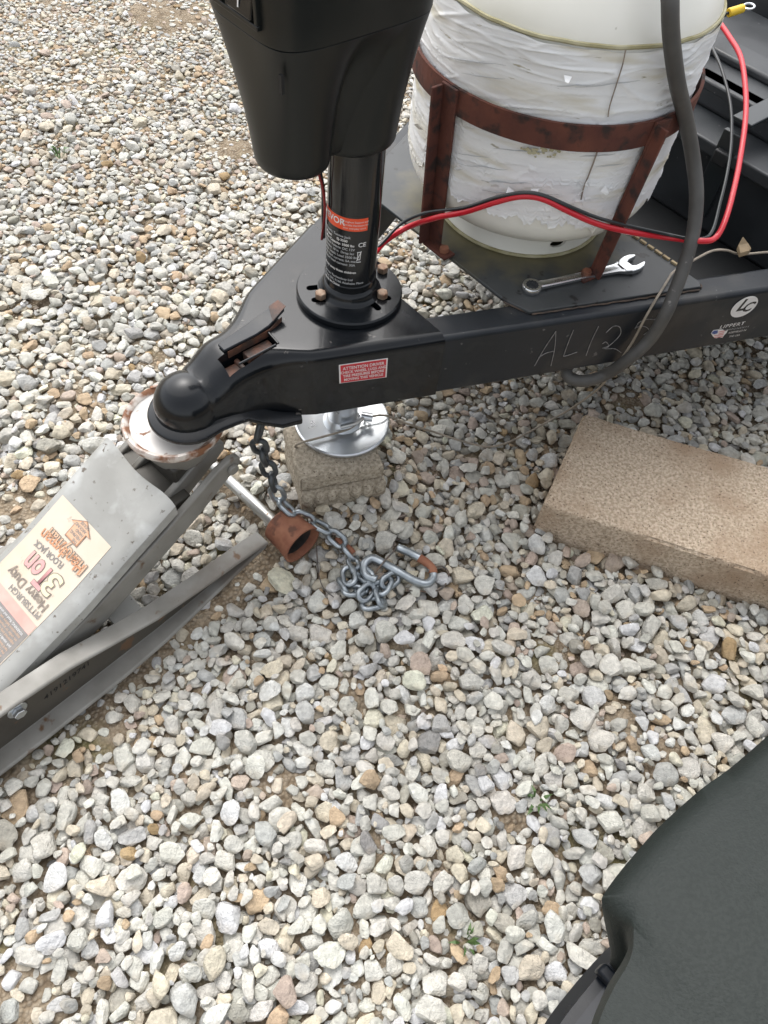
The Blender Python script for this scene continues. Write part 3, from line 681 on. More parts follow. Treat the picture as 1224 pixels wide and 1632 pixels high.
MB().cyl(JK(.05, -.0, HJ + .0085), JK(.05, 0, HJ + .016), .0068, n=6).build('bolt', M['boltrust'], jk, bevel=.001)
MB().lathe([(.0285, .022), (.031, .020), (.0325, .016), (.0335, .011), (.037, .0085), (.030, .0085)], JK(0, 0, HJ), n=48, f=lambda a, h, r: .0006 * noise.noise(Vector((math.cos(a) * 9, math.sin(a) * 9, h * 300)))).build('weld_collar', M['coupler'], jk, smooth=60)
tb = MB().cyl(JK(0, 0, .32), JK(0, 0, .545), .0283, n=64).build('outer_tube', M['gloss_black'], jk)
MB().lathe([(.0283, 0), (.0295, .001), (.0295, .004), (.0283, .005)], JK(0, 0, .352), n=48).build('tube_band', M['gloss_black'], tb)
MB().cyl(JK(0, 0, .104), JK(0, 0, .33), .0205, n=40).build('inner_tube', M['zinc'], jk)
pad = MB().lathe([(.0, .0025), (.040, .0025), (.060, .004), (.0648, .0055), (.0668, .0042), (.0668, .0008), (.064, 0), (0, 0)], JK(0, 0, .0985), n=80).build('foot_plate', M['zinc'], jk, smooth=50)
MB().lathe([(.0205, .012), (.0225, .010), (.0245, .003), (.027, 0)], JK(0, 0, .101), n=40).build('foot_socket', M['zinc'], pad, smooth=60)
pin = at(566, 668, .115) - JT; pu, pv_ = pin.dot(UD), pin.dot(VD)
MB().tube([JK(-.02, .02, .119), JK(.0, .027, .120), JK(.022, .026, .119)], .0035, n=8).tube([JK(.022, .026, .119), JK(.031, .025, .115), JK(.028, .018, .109), JK(.02, .026, .111), JK(.014, .03, .109)], .0012, n=6).cyl(JK(.016, .022, .119), JK(.026, .034, .119), .0062, n=12).build('foot_pin', M['zinc'], pad)
# printed label wrapped round the tube
lab_a = None
def cylpt(px, py, r):
    """where the ray meets the tube (radius r) nearest the camera"""
    o = Vector((0, 0, CAM_H)); d = ray(px, py); ox, oy = o.x - JT.x, o.y - JT.y
    A_, B_, C_ = d.x ** 2 + d.y ** 2, 2 * (ox * d.x + oy * d.y), ox * ox + oy * oy - r * r
    t = (-B_ - math.sqrt(B_ * B_ - 4 * A_ * C_)) / (2 * A_); p = o + d * t; return math.atan2(p.y - JT.y, p.x - JT.x), p.z
def wrap(r): return lambda a, z: Vector((JT.x + r * math.cos(a), JT.y + r * math.sin(a), z))
a0, z_top = cylpt(587, 347, .0286); _, z_bot = cylpt(585, 367, .0286); aL = a0 - 1.9
def patch(name, a1, a2, z1, z2, r, m, par, n=24):
    mb = MB(); w = wrap(r); wi = wrap(r - .0006); rg = []
    for k in range(n + 1):
        a = a1 + (a2 - a1) * k / n; rg.append([w(a, z1), w(a, z2), wi(a, z2), wi(a, z1)])
    return mb.loft(rg).build(name, m, par, smooth=60)
patch('label_film', aL, a0 + .12, z_bot - .082, z_top + .003, .02845, M['labelblack'], tb)
lab = patch('orange_label', aL, a0, z_bot, z_top, .0287, M['orange'], jk)
def cyltext(body, size, a_st, z, m, par=lab, r=.0291, **kw): return text('lettering', body, size, m, par, lambda x, y: wrap(r)(a_st + x / r, z + y), **kw)
hz = z_top - z_bot
cyltext('VEVOR', .0100, a0 - 1.93, z_bot + hz * .38, M['white'], bold=.0002)
for k in range(3): cyltext(['Toughest Support and', 'Durable Hardware for', 'your everyday work'][k], .0030, a0 - .92, z_bot + hz * (.68 - .25 * k), M['white'])
prt = patch('print_panel', aL, a0, z_bot - .08, z_bot - .002, .0286, M['labelblack'], jk)
lines = [('Electric Tongue Jack', 0), ('Model:      EJ-3500', 1), ('Max Capacity: 3500 lbs', 1), ('Rated Voltage: DC 12V', 0), ('Stroke: 18 in  Drop leg', 0), ('Max. Static Load 3500 lbs', 0), ('No load current: 5A max', 0), ('Rated load current: 30A', 0), ('', 0), ('Keep away from children', 1), ('', 0), ('Sanven Technology Ltd', 0), ('Suite 250, 9166 Anaheim Place', 0), ('Made In China', 1)]
for k, (l, b) in enumerate(lines):
    if l: cyltext(l, .0041, a0 - 1.78, z_bot - .009 - k * .0049, M['white'] if b else M['greyprint'], prt, bold=.00008)
cyltext('CE', .0075, a0 - .33, z_bot - .019, M['white'], prt, bold=.0001)
ab = a0 - .27; zb = z_bot - .032
bm_ = MB(); w = wrap(.0291)
for seg in [((-.06, .006), (-.04, -.003)), ((.06, .006), (.04, -.003)), ((-.08, .0065), (.08, .0065)), ((-.05, -.003), (.05, -.003)), ((-.08, -.004), (.08, .0075)), ((-.08, -.006), (.08, -.006))]:
    bm_.tube([w(ab + seg[0][0], zb + seg[0][1]), w(ab + seg[1][0], zb + seg[1][1])], .0004, n=5, sub=3)
bm_.build('bin_symbol', M['white'], prt)
# motor housing: one tapering shell whose foot splits into a motor lobe and a collar round the tube
ZB_, ZS_ = .515, .640
def hring(z, grow=0, n=112):
    s = max(0, min(1, (z - ZB_) / (ZS_ - ZB_))); s = s ** 1.25
    out = []
    for k in range(n):
        a = 2 * math.pi * k / n; dx, dy = math.cos(a), math.sin(a)
        A_ = 1 / ((abs(dx) / .082) ** 5 + (abs(dy) / .059) ** 5) ** (1 / 5)
        r = .016
        for cx_, rr in ((-.033, .0345), (.045, .0365)):          # lobe and collar about the section centre
            b = dx * cx_; disc = b * b - cx_ * cx_ + rr * rr
            if disc > 0:
                t = b + math.sqrt(disc)
                if t > 0: r = max(r, t)
        wst = .016 / max(.25, abs(dy)); 
        B_ = (r ** 8 + min(wst, .026) ** 8) ** (1 / 8)
        sl = s ** (1 + 1.5 * math.exp(-((dx - .12) / .30) ** 2)); rr = A_ * sl + B_ * (1 - sl) + grow
        out.append(JK(-.045 + rr * dx, rr * dy, z))
    return out
rings = [hring(ZB_ - .002, -.012), hring(ZB_, -.006), hring(ZB_ + .0025, -.002), hring(ZB_ + .006, -.0003)] + [hring(ZB_ + .006 + (ZS_ - ZB_ - .006) * k / 16) for k in range(1, 17)] + [hring(ZS_ + .001, -.0012)]
hs_ = MB().loft(rings).build('motor_housing', M['plastic'], jk, smooth=50)
rings = [hring(ZS_ + .0005, -.003), hring(ZS_ + .0012, .0004), hring(ZS_ + .003, .0008)] + [hring(ZS_ + .003 + .09 * k / 6, .0008 + .003 * k / 6) for k in range(1, 7)] + [hring(ZS_ + .105, -.002), hring(ZS_ + .115, -.012), hring(ZS_ + .120, -.03)]
cap = MB().loft(rings).build('top_cover', M['plastic'], jk, smooth=50)
# rocker switch panel on the front end face
def front(x, z, off=0): return JK(-.1275 - off - .033 * (z - ZS_), x, z)
# x runs along v; camera-side corner is +v
fr = MB()
def fbox(mb, v0, v1, z0, z1, o0, o1):
    mb.prism([front(v0, z0, o0), front(v1, z0, o0), front(v1, z1, o0), front(v0, z1, o0)], front(0, z0, o1) - front(0, z0, o0))
pz0, pz1 = .650, .702
for v0, v1, z0, z1 in [(-.046, .032, pz0, pz0 + .004), (-.046, .032, pz1 - .004, pz1), (-.046, -.042, pz0 + .0042, pz1 - .0042), (.028, .032, pz0 + .0042, pz1 - .0042), (-.009, -.005, pz0 + .0042, pz1 - .0042)]: fbox(fr, v0, v1, z0, z1, -.002, .0035)
pnl = fr.build('switch_panel', M['plastic'], jk, bevel=.0008)
for v0 in (-.0405, -.0035):
    mb = MB(); mb.prism([front(v0, pz0 + .006, -.002), front(v0, pz0 + .006, .0055), front(v0, (pz0 + pz1) / 2, .001), front(v0, pz1 - .006, .003), front(v0, pz1 - .006, -.002)], VD * .030)
    rk = mb.build('rocker_switch', M['gloss_black'], pnl, bevel=.001)
    mb = MB(); d = front(v0 + .0145, pz0 + .010, .0056)
    mb.box(d, .0012, .0008, .006, VX, UX).build('switch_mark', M['white'], rk) if False else MB().prism([front(v0 + .014, pz0 + .010, .0049), front(v0 + .0154, pz0 + .010, .0049), front(v0 + .0154, pz0 + .016, .0040), front(v0 + .014, pz0 + .016, .0040)], -UD * .0004).build('switch_mark', M['white'], rk)
# screw and key holes low on the front face
for v, z in [(.047, .617), (.010, .634), (-.010, .634), (-.026, .634)]:
    s = max(0, min(1, (z - ZB_) / (ZS_ - ZB_))) ** 1.25
    ah = MB(); ah.box(JK(-.045 - .0805 * s - .067 * (1 - s) + .001, v, z), .003, .004 if v > .04 else .0022, .014 if v > .04 else .003, UX, VX); ah.build('key_hole', M['oil'], hs_)
# jack's own supply leads behind the tube
MB().tube([JK(-.020, -.02, .52), JK(-.030, -.022, .49), JK(-.029, -.016, .46), JK(-.028, -.016, .43), JK(-.016, -.030, .39)], .0022, n=8).build('supply_lead', M['blackwire'], jk)
MB().tube([JK(-.026, -.012, .52), JK(-.037, -.016, .492), JK(-.032, -.013, .465), JK(-.031, -.010, .44), JK(-.020, -.028, .39)], .0014, n=8).build('supply_lead', M['darkred'], jk)

# ================================================================ propane tank and its rack
TC = TL(.524, 0, 0); TZ = .3255
tk = thing('propane_tank', 'white propane cylinder in torn white wrap standing in a rusty rack', 'propane tank', TC + Vector((0, 0, TZ)))
def cl(h, r): return (r, h)
def dome(z0, z1, r0, r1, n=12, up=True):
    out = []
    for k in range(n + 1):
        t = k / n * math.pi / 2
        out.append((r1 + (r0 - r1) * math.cos(t), z0 + (z1 - z0) * math.sin(t)))
    return out
prof = [(p[0], p[1]) for p in reversed(dome(.075, .012, .155, .02, 14))] + [(.155, .15), (.155, .245)] + dome(.255, .345, .155, .02, 16)
MB().lathe(prof, TC + Vector((0, 0, TZ)), n=96).build('cylinder', M['tankwhite'], tk, smooth=60)
foot = MB().lathe([(.101, .05), (.106, .032), (.107, .004), (.109, .0), (.104, .0), (.102, .03)], TC + Vector((0, 0, TZ)), n=72).build('foot_ring', M['tankwhite'], tk, smooth=50)
hp = at(890, 388, TZ + .016)
def foot_hole(px, py):
    o = Vector((0, 0, CAM_H)); d = ray(px, py); ox, oy = o.x - TC.x, o.y - TC.y; r = .107
    A_, B_, C_ = d.x ** 2 + d.y ** 2, 2 * (ox * d.x + oy * d.y), ox * ox + oy * oy - r * r
    t = (-B_ - math.sqrt(B_ * B_ - 4 * A_ * C_)) / (2 * A_); return o + d * t
fh = foot_hole(890, 388); out = (fh - TC).xy.to_3d().normalized(); tg = Vector((-out.y, out.x, 0))
cut(foot, MB().prism([fh - out * .02 + tg * (.011 * math.cos(a)) + Vector((0, 0, .006 * math.sin(a))) for a in [2 * math.pi * k / 20 for k in range(20)]], out * .04))
MB().tube([TC + Vector((.1095 * math.cos(a), .1095 * math.sin(a), TZ + .0015)) for a in [2 * math.pi * k / 60 for k in range(60)]], .0022, n=6, sub=1, closed=True, smooth=False).build('grime_ring', M['grime'], tk)
# wrinkled wrap, ragged at its lower edge
def wrinkle(a, z):
    c, s = math.cos(a) * 1.6, math.sin(a) * 1.6
    zz = z + .010 * noise.noise(Vector((c * 1.1, s * 1.1, z * 5))) + .012 * math.sin(a * 2 + 1)
    w = 0
    for (f, am, sd_) in ((30, .0024, 0.), (62, .0017, 7.), (120, .0009, 3.)):
        q = noise.noise(Vector((c * .9 + sd_, s * .9, zz * f)))
        w += am * max(0, 1 - abs(q) * 13) * (.35 + .9 * abs(noise.noise(Vector((c * 2.3, s * 2.3 + sd_, zz * f * .3)))))
    w += .0010 * noise.noise(Vector((c * 5, s * 5, z * 40)))
    return w
def bodyr(h):     # radius of the cylinder at height h
    if h < .075: t = math.asin(max(-1, min(1, (.075 - h) / .063))); return .02 + .135 * math.cos(t)
    if h <= .255: return .155
    t = math.asin(max(-1, min(1, (h - .255) / .09))); return .02 + .135 * math.cos(t)
def band(h0, h1, nz, lowjag, topjag, seed):
    n = 360; rings = []
    for i in range(nz + 1):
        rg = []
        for k in range(n):
            a = 2 * math.pi * k / n; c, s = math.cos(a), math.sin(a)
            jl_ = lowjag * (noise.noise(Vector((c * 5, s * 5, seed))) + .7 * max(0, noise.noise(Vector((c * 16, s * 16, seed + 3)))) + .35 * noise.noise(Vector((c * 50, s * 50, seed))))
            jt = topjag * noise.noise(Vector((c * 6, s * 6, seed + 9)))
            h = (h0 + jl_) + (h1 + jt - h0 - jl_) * i / nz
            curl = .003 * max(0, noise.noise(Vector((c * 14, s * 14, seed)))) if i == 0 else 0
            r = bodyr(h) + .0016 + wrinkle(a, h) + curl
            rg.append(TC + Vector((c * r, s * r, TZ + h)))
        rings.append(rg)
    mb = MB().loft(rings, caps=False); return mb
wl_ = band(.080, .266, 190, .020, .004, 2.); wl_.build('plastic_wrap', M['wrap'], tk, smooth=180)
# a vertical tear in the wrap, and lifted flakes
def tank_pt(px, py, off):
    o = Vector((0, 0, CAM_H)); d = ray(px, py); ox, oy = o.x - TC.x, o.y - TC.y; r = .155 + off
    A_, B_, C_ = d.x ** 2 + d.y ** 2, 2 * (ox * d.x + oy * d.y), ox * ox + oy * oy - r * r
    return o + d * ((-B_ - math.sqrt(B_ * B_ - 4 * A_ * C_)) / (2 * A_))
MB().tube([tank_pt(x, y, .0045) for x, y in [(997, 80), (992, 104), (982, 136), (972, 168), (969, 186)]], .0007, n=5).build('wrap_tear', M['dprint'], tk)
MB().tube([tank_pt(x, y, .0040) for x, y in [(955, 232), (947, 256), (938, 280), (930, 300), (926, 318)]], .0009, n=5).build('wrap_tear', M['dprint'], tk)
def flake(px, py, w, h, rot):
    w *= .7; h *= .7; c = tank_pt(px, py, .0055); o_ = (c - TC).xy.to_3d().normalized(); t_ = Vector((-o_.y, o_.x, 0)); u_ = Vector((0, 0, 1))
    X = t_ * math.cos(rot) + u_ * math.sin(rot); Y = u_ * math.cos(rot) - t_ * math.sin(rot)
    P = [c - X * w, c + X * w * .8 + Y * h * .2, c + X * w * .3 + Y * h + o_ * .006, c - X * w * .5 + Y * h * .8 + o_ * .008]
    MB().prism(P, o_ * .0005).build('wrap_flake', M['wrap'], tk, smooth=0)
for f in [(672, 208, .008, .012, .3), (735, 272, .006, .010, .5), (790, 298, .008, .010, .2), (815, 300, .007, .008, 2.6), (852, 300, .007, .007, 3.3), (925, 308, .007, .010, .6), (935, 290, .005, .007, 1.2), (905, 120, .006, .005, 3.0), (690, 245, .006, .010, .8), (960, 300, .006, .008, 4.0)]: flake(*f)
# long thin cracks running round the wrap
for k in range(12):
    y0 = random.choice([random.uniform(90, 190), random.uniform(240, 320)]); x0 = random.uniform(690, 960); ln = random.uniform(30, 130)
    sag = lambda x: 26 * (1 - ((x - 880) / 210) ** 2)
    P = [(x0 + ln * t, y0 - 26 + sag(x0 + ln * t) + 3 * noise.noise(Vector((t * 3, k, 0)))) for t in [q / 6 for q in range(7)]]
    MB().tube([tank_pt(x, y, .0036) for x, y in P if 665 < x < 1040], .00042, n=5, sub=4, rf=lambda t: .25 + math.sin(math.pi * t)).build('wrap_crack', M['greyprint'], tk)
# grimy streaks under the hoop
mb = MB()
for k in range(26):
    x = 835 + k * 2.2 + random.uniform(-6, 6); y = 236 + random.uniform(0, 26) * (1 - abs(k - 13) / 14)
    p = tank_pt(x, y, .0046); o_ = (p - TC).xy.to_3d().normalized(); t_ = Vector((-o_.y, o_.x, 0)); w = random.uniform(.0012, .0035)
    mb.prism([p + t_ * (w * math.cos(a) * random.uniform(.6, 1.2)) + Vector((0, 0, w * .7 * math.sin(a) * random.uniform(.6, 1.2))) for a in [2 * math.pi * j / 7 for j in range(7)]], o_ * .0004)
mb.build('grime_patch', M['grime'], tk, smooth=0)
# shoulder grime ring and protective collar above
MB().tube([TC + Vector((.1545 * math.cos(a), .1545 * math.sin(a), TZ + .2695 + .0012 * noise.noise(Vector((math.cos(a) * 6, math.sin(a) * 6, 0))))) for a in [2 * math.pi * k / 90 for k in range(90)]], .0020, n=6, sub=1, closed=True, smooth=False).build('grime_ring', M['grime'], tk)
MB().lathe([(.092, .315), (.098, .40), (.100, .44), (.103, .445), (.104, .44), (.1015, .40), (.0955, .315)], TC + Vector((0, 0, TZ)), n=64).build('collar', M['tankwhite'], tk)
MB().cyl(TC + Vector((0, 0, TZ + .335)), TC + Vector((0, 0, TZ + .40)), .016).cyl(TC + Vector((0, 0, TZ + .375)), TC + Vector((.06, -.02, TZ + .375)), .012).build('valve', M['boltrust'], tk)

rk = thing('tank_rack', 'rusty brown steel rack of hoop and uprights round the propane tank', 'tank rack', TC + Vector((0, 0, .325)))
HZ = .4975
MB().lathe([(.1605, 0), (.1640, 0), (.1640, .027), (.1605, .027), (.1605, 0)], TC + Vector((0, 0, HZ)), n=120, f=lambda a, h, r: .0005 * noise.noise(Vector((math.cos(a) * 6, math.sin(a) * 6, h * 50)))).build('hoop', M['rust'], rk, smooth=40)
fl_, fr_ = at(697, 388, .325), at(944, 428, .325)
for i, p in enumerate([fl_, fr_, TC * 2 - fl_, TC * 2 - fr_]):
    o_ = (p - TC).xy.to_3d().normalized(); t_ = Vector((-o_.y, o_.x, 0)); rb = (p - TC).xy.length
    r0 = max(rb, .153)
    b = TC + o_ * r0 + Vector((0, 0, .3255)); t = TC + o_ * .1665 + Vector((0, 0, HZ + .027))
    mb = MB(); Zx = (t - b).normalized()
    mb.box((b + t) / 2, .023, .0035, (t - b).length, t_, o_, Zx)
    mb.box((b + t) / 2 + o_ * .009 - t_ * (.0115 - .0017), .0035, .0145, (t - b).length - .004, t_, o_, Zx)
    up = mb.build('upright', M['rust'], rk, bevel=.0008)
    sg = -1 if i == 1 else 1; fb = b - t_ * (.020 * sg) * -1 + o_ * .002
    MB().box(b + t_ * (.011 * sg) + o_ * .002 + Vector((0, 0, .0018)), .040, .018, .0036, t_, o_).build('foot_tab', M['rust'], up, bevel=.0008)
    MB().cyl(fb + Vector((0, 0, .0036)), fb + Vector((0, 0, .010)), .0062, n=6).build('bolt', M['rustbright'], up, bevel=.0008)

# ================================================================ battery box
BZ = .252
bb = thing('battery_box', 'dark grey plastic battery box with ribbed lid behind the propane tank', 'battery box', TL(.95, .12, BZ))
def BX(u, v, z): return TL(u, v, z)
MB().box(TL(.955, .12, BZ + .055), .30, .42, .11, UX, VX).build('case', M['battery'], bb, bevel=.006, seg=3)
lid = MB().box(TL(.950, .12, .372), .335, .46, .018, UX, VX).build('lid', M['battery'], bb, bevel=.003, seg=3)
MB().box(TL(.975, .12, .398), .255, .40, .036, UX, VX).build('lid_crown', M['battery'], lid, bevel=.007, seg=3)
MB().box(TL(.862, .155, .409), .030, .30, .014, UX, VX).build('lid_rib', M['battery'], lid, bevel=.003, seg=2)
MB().box(TL(.935, .10, .421), .05, .33, .012, UX, VX).build('lid_rib', M['battery'], lid, bevel=.004, seg=2)
st_ = MB(); st_.box(TL(.786, .125, .345), .008, .030, .12, UX, VX); st_.box(TL(.86, .125, .418), .14, .030, .005, UX, VX)
st_.build('strap', M['blackwire'], bb, bevel=.0012)
MB().box(TL(.780, .125, .372), .012, .022, .018, UX, VX).build('buckle', M['pit'], bb, bevel=.002)
b2 = thing('storage_box', 'smooth dark grey plastic box behind the ribbed battery box', 'plastic box', TL(1.28, .02, BZ))
MB().box(TL(1.28, .02, BZ + .10), .30, .50, .20, UX, VX).build('case', M['battery'], b2, bevel=.012, seg=3)
MB().box(TL(1.28, .02, BZ + .212), .325, .53, .022, UX, VX).build('lid', M['battery'], b2, bevel=.006, seg=3)

# ================================================================ cables
def clear(px, py, z, rmin=.176, extra=0):
    for k in range(400):
        p = at(px, py, z + k * .001)
        if (p - TC).xy.length > rmin or p.z > .64: return p
    return p
hp_ = []
for q in [(1068, -60, .66), (1068, 0, .635), (1070, 60, .605), (1079, 130, .56), (1093, 190, .515), (1104, 250, .475), (1110, 310, .440), (1105, 370, .405), (1090, 425, .372), (1074, 468, .345)]: hp_.append(clear(*q, rmin=.171))
for px, py in [(1061, 500), (1036, 540), (1002, 572)]: hp_.append(on_plane(px, py, TL(.3, VOUT(.3) + .02, 0), SN))
hp_ += [at(965, 597, .214), at(932, 607, .207), at(908, 602, .206), at(903, 588, .212), at(915, 572, .214)]
_h0 = hp_[0]; hp_ = [TL(1.30, .05, .476), TL(1.18, .06, .53), _h0 + Vector((.10, .17, .10)), _h0 + Vector((.03, .06, .075))] + hp_
hose = MB().tube(hp_, .0080, n=16, sub=8).build('power_cable', M['hose'], None, origin=hp_[-1])
tag(hose, 'thick grey rubber cable draped over the trailer rail and hanging below it', 'cable')
wr = [clear(*q) for q in [(596, 405, .345), (615, 384, .345), (650, 362, .35), (695, 347, .362), (740, 338, .375), (790, 322, .39), (830, 313, .40), (865, 317, .40), (905, 336, .39), (950, 356, .378), (1000, 369, .368), (1060, 378, .385), (1115, 384, .40), (1140, 379, .40), (1156, 350, .41), (1170, 300, .42), (1180, 250, .425), (1188, 190, .44), (1188, 140, .45), (1180, 90, .46), (1160, 55, .46), (1135, 18, .46), (1120, -20, .45)]]
rw = MB().tube(wr, .0034, n=12, sub=8).build('red_wire', M['redwire'], None, origin=wr[6])
tag(rw, 'thick red battery wire looping past the propane tank', 'wire')
bw = [clear(*q) for q in [(594, 402, .345), (612, 384, .35), (640, 356, .358), (680, 339, .368), (740, 331, .382), (790, 315, .397), (835, 307, .408), (868, 312, .405), (910, 330, .395), (955, 348, .383), (1010, 362, .372), (1065, 374, .39), (1105, 381, .398), (1133, 372, .395), (1148, 322, .40), (1160, 270, .41), (1166, 220, .42), (1164, 165, .43), (1150, 110, .44), (1133, 70, .44), (1129, 42, .445), (1138, 28, .45), (1163, 20, .455)]]
bwo = thing('black_wire', 'thin black battery wire with a yellow ring terminal beside the red one', 'wire', bw[6])
MB().tube(bw, .0020, n=10, sub=8).build('insulation', M['blackwire'], bwo)
dt = (bw[-1] - bw[-2]).normalized(); e = bw[-1]
MB().cyl(e - dt * .002, e + dt * .022, .0062, .0058, n=16).build('crimp_sleeve', M['yellow'], bwo, bevel=.001)
sd_ = dt.cross(Vector((0, 0, 1))).normalized(); rc = e + dt * .031
MB().tube([rc + dt * (.0075 * math.cos(a)) + sd_ * (.0075 * math.sin(a)) for a in [2 * math.pi * k / 20 for k in range(20)]], .0016, n=6, sub=1, closed=True, smooth=False).build('ring_terminal', M['zinc'], bwo)

bc = [at(1300, 398, .33), at(1224, 402, .328), at(1180, 405, .327), at(1158, 399, .334), at(1135, 400, .336), at(1105, 415, .333), at(1075, 432, .331), at(1062, 450, .331)]
bc += [TL(.555, .232, .3305)] if False else []
for px, py in [(1032, 500), (1008, 545), (982, 583)]: bc.append(on_plane(px, py, TL(.3, VOUT(.3) + .006, 0), SN))
bc += [at(955, 618, .14), at(915, 648, .06), at(880, 668, .022), at(850, 685, .014), at(815, 703, .014), at(780, 712, .016), at(740, 704, .024), at(690, 688, .04), at(645, 674, .085), at(612, 662, .110), at(580, 668, .110), at(555, 684, .1065), at(515, 696, .1065), at(478, 706, .106), at(470, 712, .098)]
ca_ = thing('breakaway_cable', 'thin tan coated cable running over the rail and across the silver foot', 'cable', at(780, 712, .016))
MB().tube(bc, .0016, n=8, sub=8).build('strand', M['cable'], ca_)
tp_ = at(1182, 404, .331)
MB().prism([tp_ + UD * x * .62 + VD * y * .7 + Vector((0, 0, z * .7)) for x, y, z in [(-.018, .004, 0), (-.008, -.010, .004), (.006, -.014, .016), (.014, -.002, .006), (.016, .008, 0), (.002, .010, .002)]], (0, .002, .006)).build('tag', M['tagtan'], ca_, smooth=0, bevel=.0008)

# ================================================================ wrench
wz = .3253
wa, wb = at(846, 462, wz), at(992, 430, wz); wd = (wb - wa).normalized(); wn = Vector((-wd.y, wd.x, 0))
wt = thing('wrench', 'chrome combination wrench lying on the black tray', 'wrench', wa)
def WP(x, y, z): return wa + wd * x + wn * y + Vector((0, 0, z))
LW = (wb - wa).length
mb = MB(); rings = []
n = 40
prof = [(.0078, 0), (.0112, 0), (.0122, .0015), (.0122, .0065), (.0112, .008), (.0078, .008), (.0078, 0)]
MB().lathe(prof, WP(0, 0, 0), n=36, f=lambda a, h, r: (.0006 * math.cos(12 * a) if r < .008 else 0)).build('box_end', M['chrome'], wt, smooth=40)
rings = []
for t, w_, h_ in [(0.010, .0062, .0062), (.018, .0058, .0054), (.04, .0056, .0050), (.08, .0058, .0050), (LW - .03, .0062, .0052), (LW - .012, .0075, .0056), (LW - .004, .010, .0058)]:
    rings.append([WP(t, y * w_, .0015 + z * h_) for y, z in [(-1, .15), (-.75, 0), (.75, 0), (1, .15), (1, .85), (.75, 1), (.45, .86), (-.45, .86), (-.75, 1), (-1, .85)]])
MB().loft(rings).build('shank', M['chrome'], wt, smooth=30)
hd = []
an = math.radians(15)
for x, y in [(-.012, -.0075), (-.004, -.0125), (.006, -.0140), (.016, -.0128), (.0225, -.0095), (.0225, -.0062), (.008, -.0062), (.003, -.004), (.003, .004), (.008, .0062), (.0215, .0062), (.0220, .0092), (.015, .0130), (.006, .0142), (-.004, .0125), (-.012, .0075)]:
    hd.append(WP(LW + .006 + x * math.cos(an) - y * math.sin(an), x * math.sin(an) + y * math.cos(an), .0008))
MB().prism(hd, (0, 0, .0068)).build('open_end', M['chrome'], wt, bevel=.001)
text('lettering', 'PITTSBURGH', .0052, M['dprint'], wt, lambda x, y: WP(.032 + x, y - .0018, .0063), bold=.0001)
text('lettering', '1/2', .0052, M['dprint'], wt, lambda x, y: WP(LW - .040 + x, y - .0018, .0066), bold=.0001)

# ================================================================ concrete block, paver
def rough_block(name, P, z0, z1, nx_, ny_, nzz, m, amp, edge, loc, seed=0, skew=0):
    vs, fs, idx = [], [], {}
    def vid(i, j, k):
        if (i, j, k) in idx: return idx[i, j, k]
        a, b, c = i / nx_, j / ny_, k / nzz
        p = P[1].lerp(P[2], a).lerp(P[0].lerp(P[3], a), b); p = Vector((p.x, p.y, z0 + (z1 - z0) * c))
        ext_ = [min(i, nx_ - i), min(j, ny_ - j), min(k, nzz - k)]
        on = sum(e == 0 for e in ext_)
        cen = sum(P, Vector()) / 4; cen.z = (z0 + z1) / 2; d = (cen - p).normalized()
        nv = noise.noise(p * 60 + Vector((seed, 0, 0))) * .5 + noise.noise(p * 160 + Vector((seed, 0, 0))) * .5
        p = p + d * (amp * nv)
        if on >= 2: p += d * (edge * (.6 + .9 * max(0, noise.noise(p * 45 + Vector((0, seed, 0)))) + .8 * max(0, noise.noise(p * 150))))
        idx[i, j, k] = len(vs); vs.append(p); return idx[i, j, k]
    for i in range(nx_):
        for j in range(ny_):
            for k in (0, nzz): fs.append((vid(i, j, k), vid(i + 1, j, k), vid(i + 1, j + 1, k), vid(i, j + 1, k)))
    for i in range(nx_):
        for k in range(nzz):
            for j in (0, ny_): fs.append((vid(i, j, k), vid(i + 1, j, k), vid(i + 1, j, k + 1), vid(i, j, k + 1)))
    for j in range(ny_):
        for k in range(nzz):
            for i in (0, nx_): fs.append((vid(i, j, k), vid(i, j + 1, k), vid(i, j + 1, k + 1), vid(i, j, k + 1)))
    return MB().add(vs, fs).build(name, m, None, smooth=50, origin=loc)
cb = rough_block('concrete_block', BLK, -.012, .072, 96, 50, 20, M['concrete'], .0014, .0052, sum(BLK, Vector()) / 4 * 1 - Vector((0, 0, .07)), 3)
tag(cb, 'large tan concrete block lying flat on the gravel', 'concrete block')
# paver: an upper slab on a ledge of knobbly lower face
pv0 = thing('paver_block', 'small chipped grey-tan paver block under the silver jack foot', 'paver', sum(PAV, Vector()) / 4 - Vector((0, 0, .06)))
c4 = sum(PAV, Vector()) / 4
up_ = [c4 + (p - c4) * .985 for p in PAV]
o = rough_block('slab', up_, .070, .0978, 56, 50, 8, M['paver'], .0014, .0045, c4 - Vector((0, 0, .06)), 8); o.parent = pv0; o.location = (0, 0, 0)
lo_ = [c4 + (p - c4) * 1.02 + Vector((.004, -.004, 0)) for p in PAV]
o = rough_block('base', lo_, .012, .0705, 56, 50, 8, M['paver'], .0016, .0042, c4 - Vector((0, 0, .06)), 21); o.parent = pv0; o.location = (0, 0, 0)
e0, e1 = lo_[1], lo_[2]; nx_ = (e1 - e0).xy.to_3d().normalized(); ny_ = Vector((nx_.y, -nx_.x, 0))
for k in range(7):
    p = e0.lerp(e1, (k + .5) / 7); p.z = .054 + random.uniform(-.002, .002)
    w = (e1 - e0).length / 7
    vs_ = MB().lathe([(0, -.010), (w * .40, -.008), (w * .52, 0), (w * .44, .012), (0, .016)], p - ny_ * (.004 + random.uniform(-.001, .001)), n=14, f=lambda a, h, r: .0012 * noise.noise(Vector((math.cos(a) * 3 + k, math.sin(a) * 3, h * 90))))
    vs_.build('scallop', M['paver'], pv0, smooth=60)

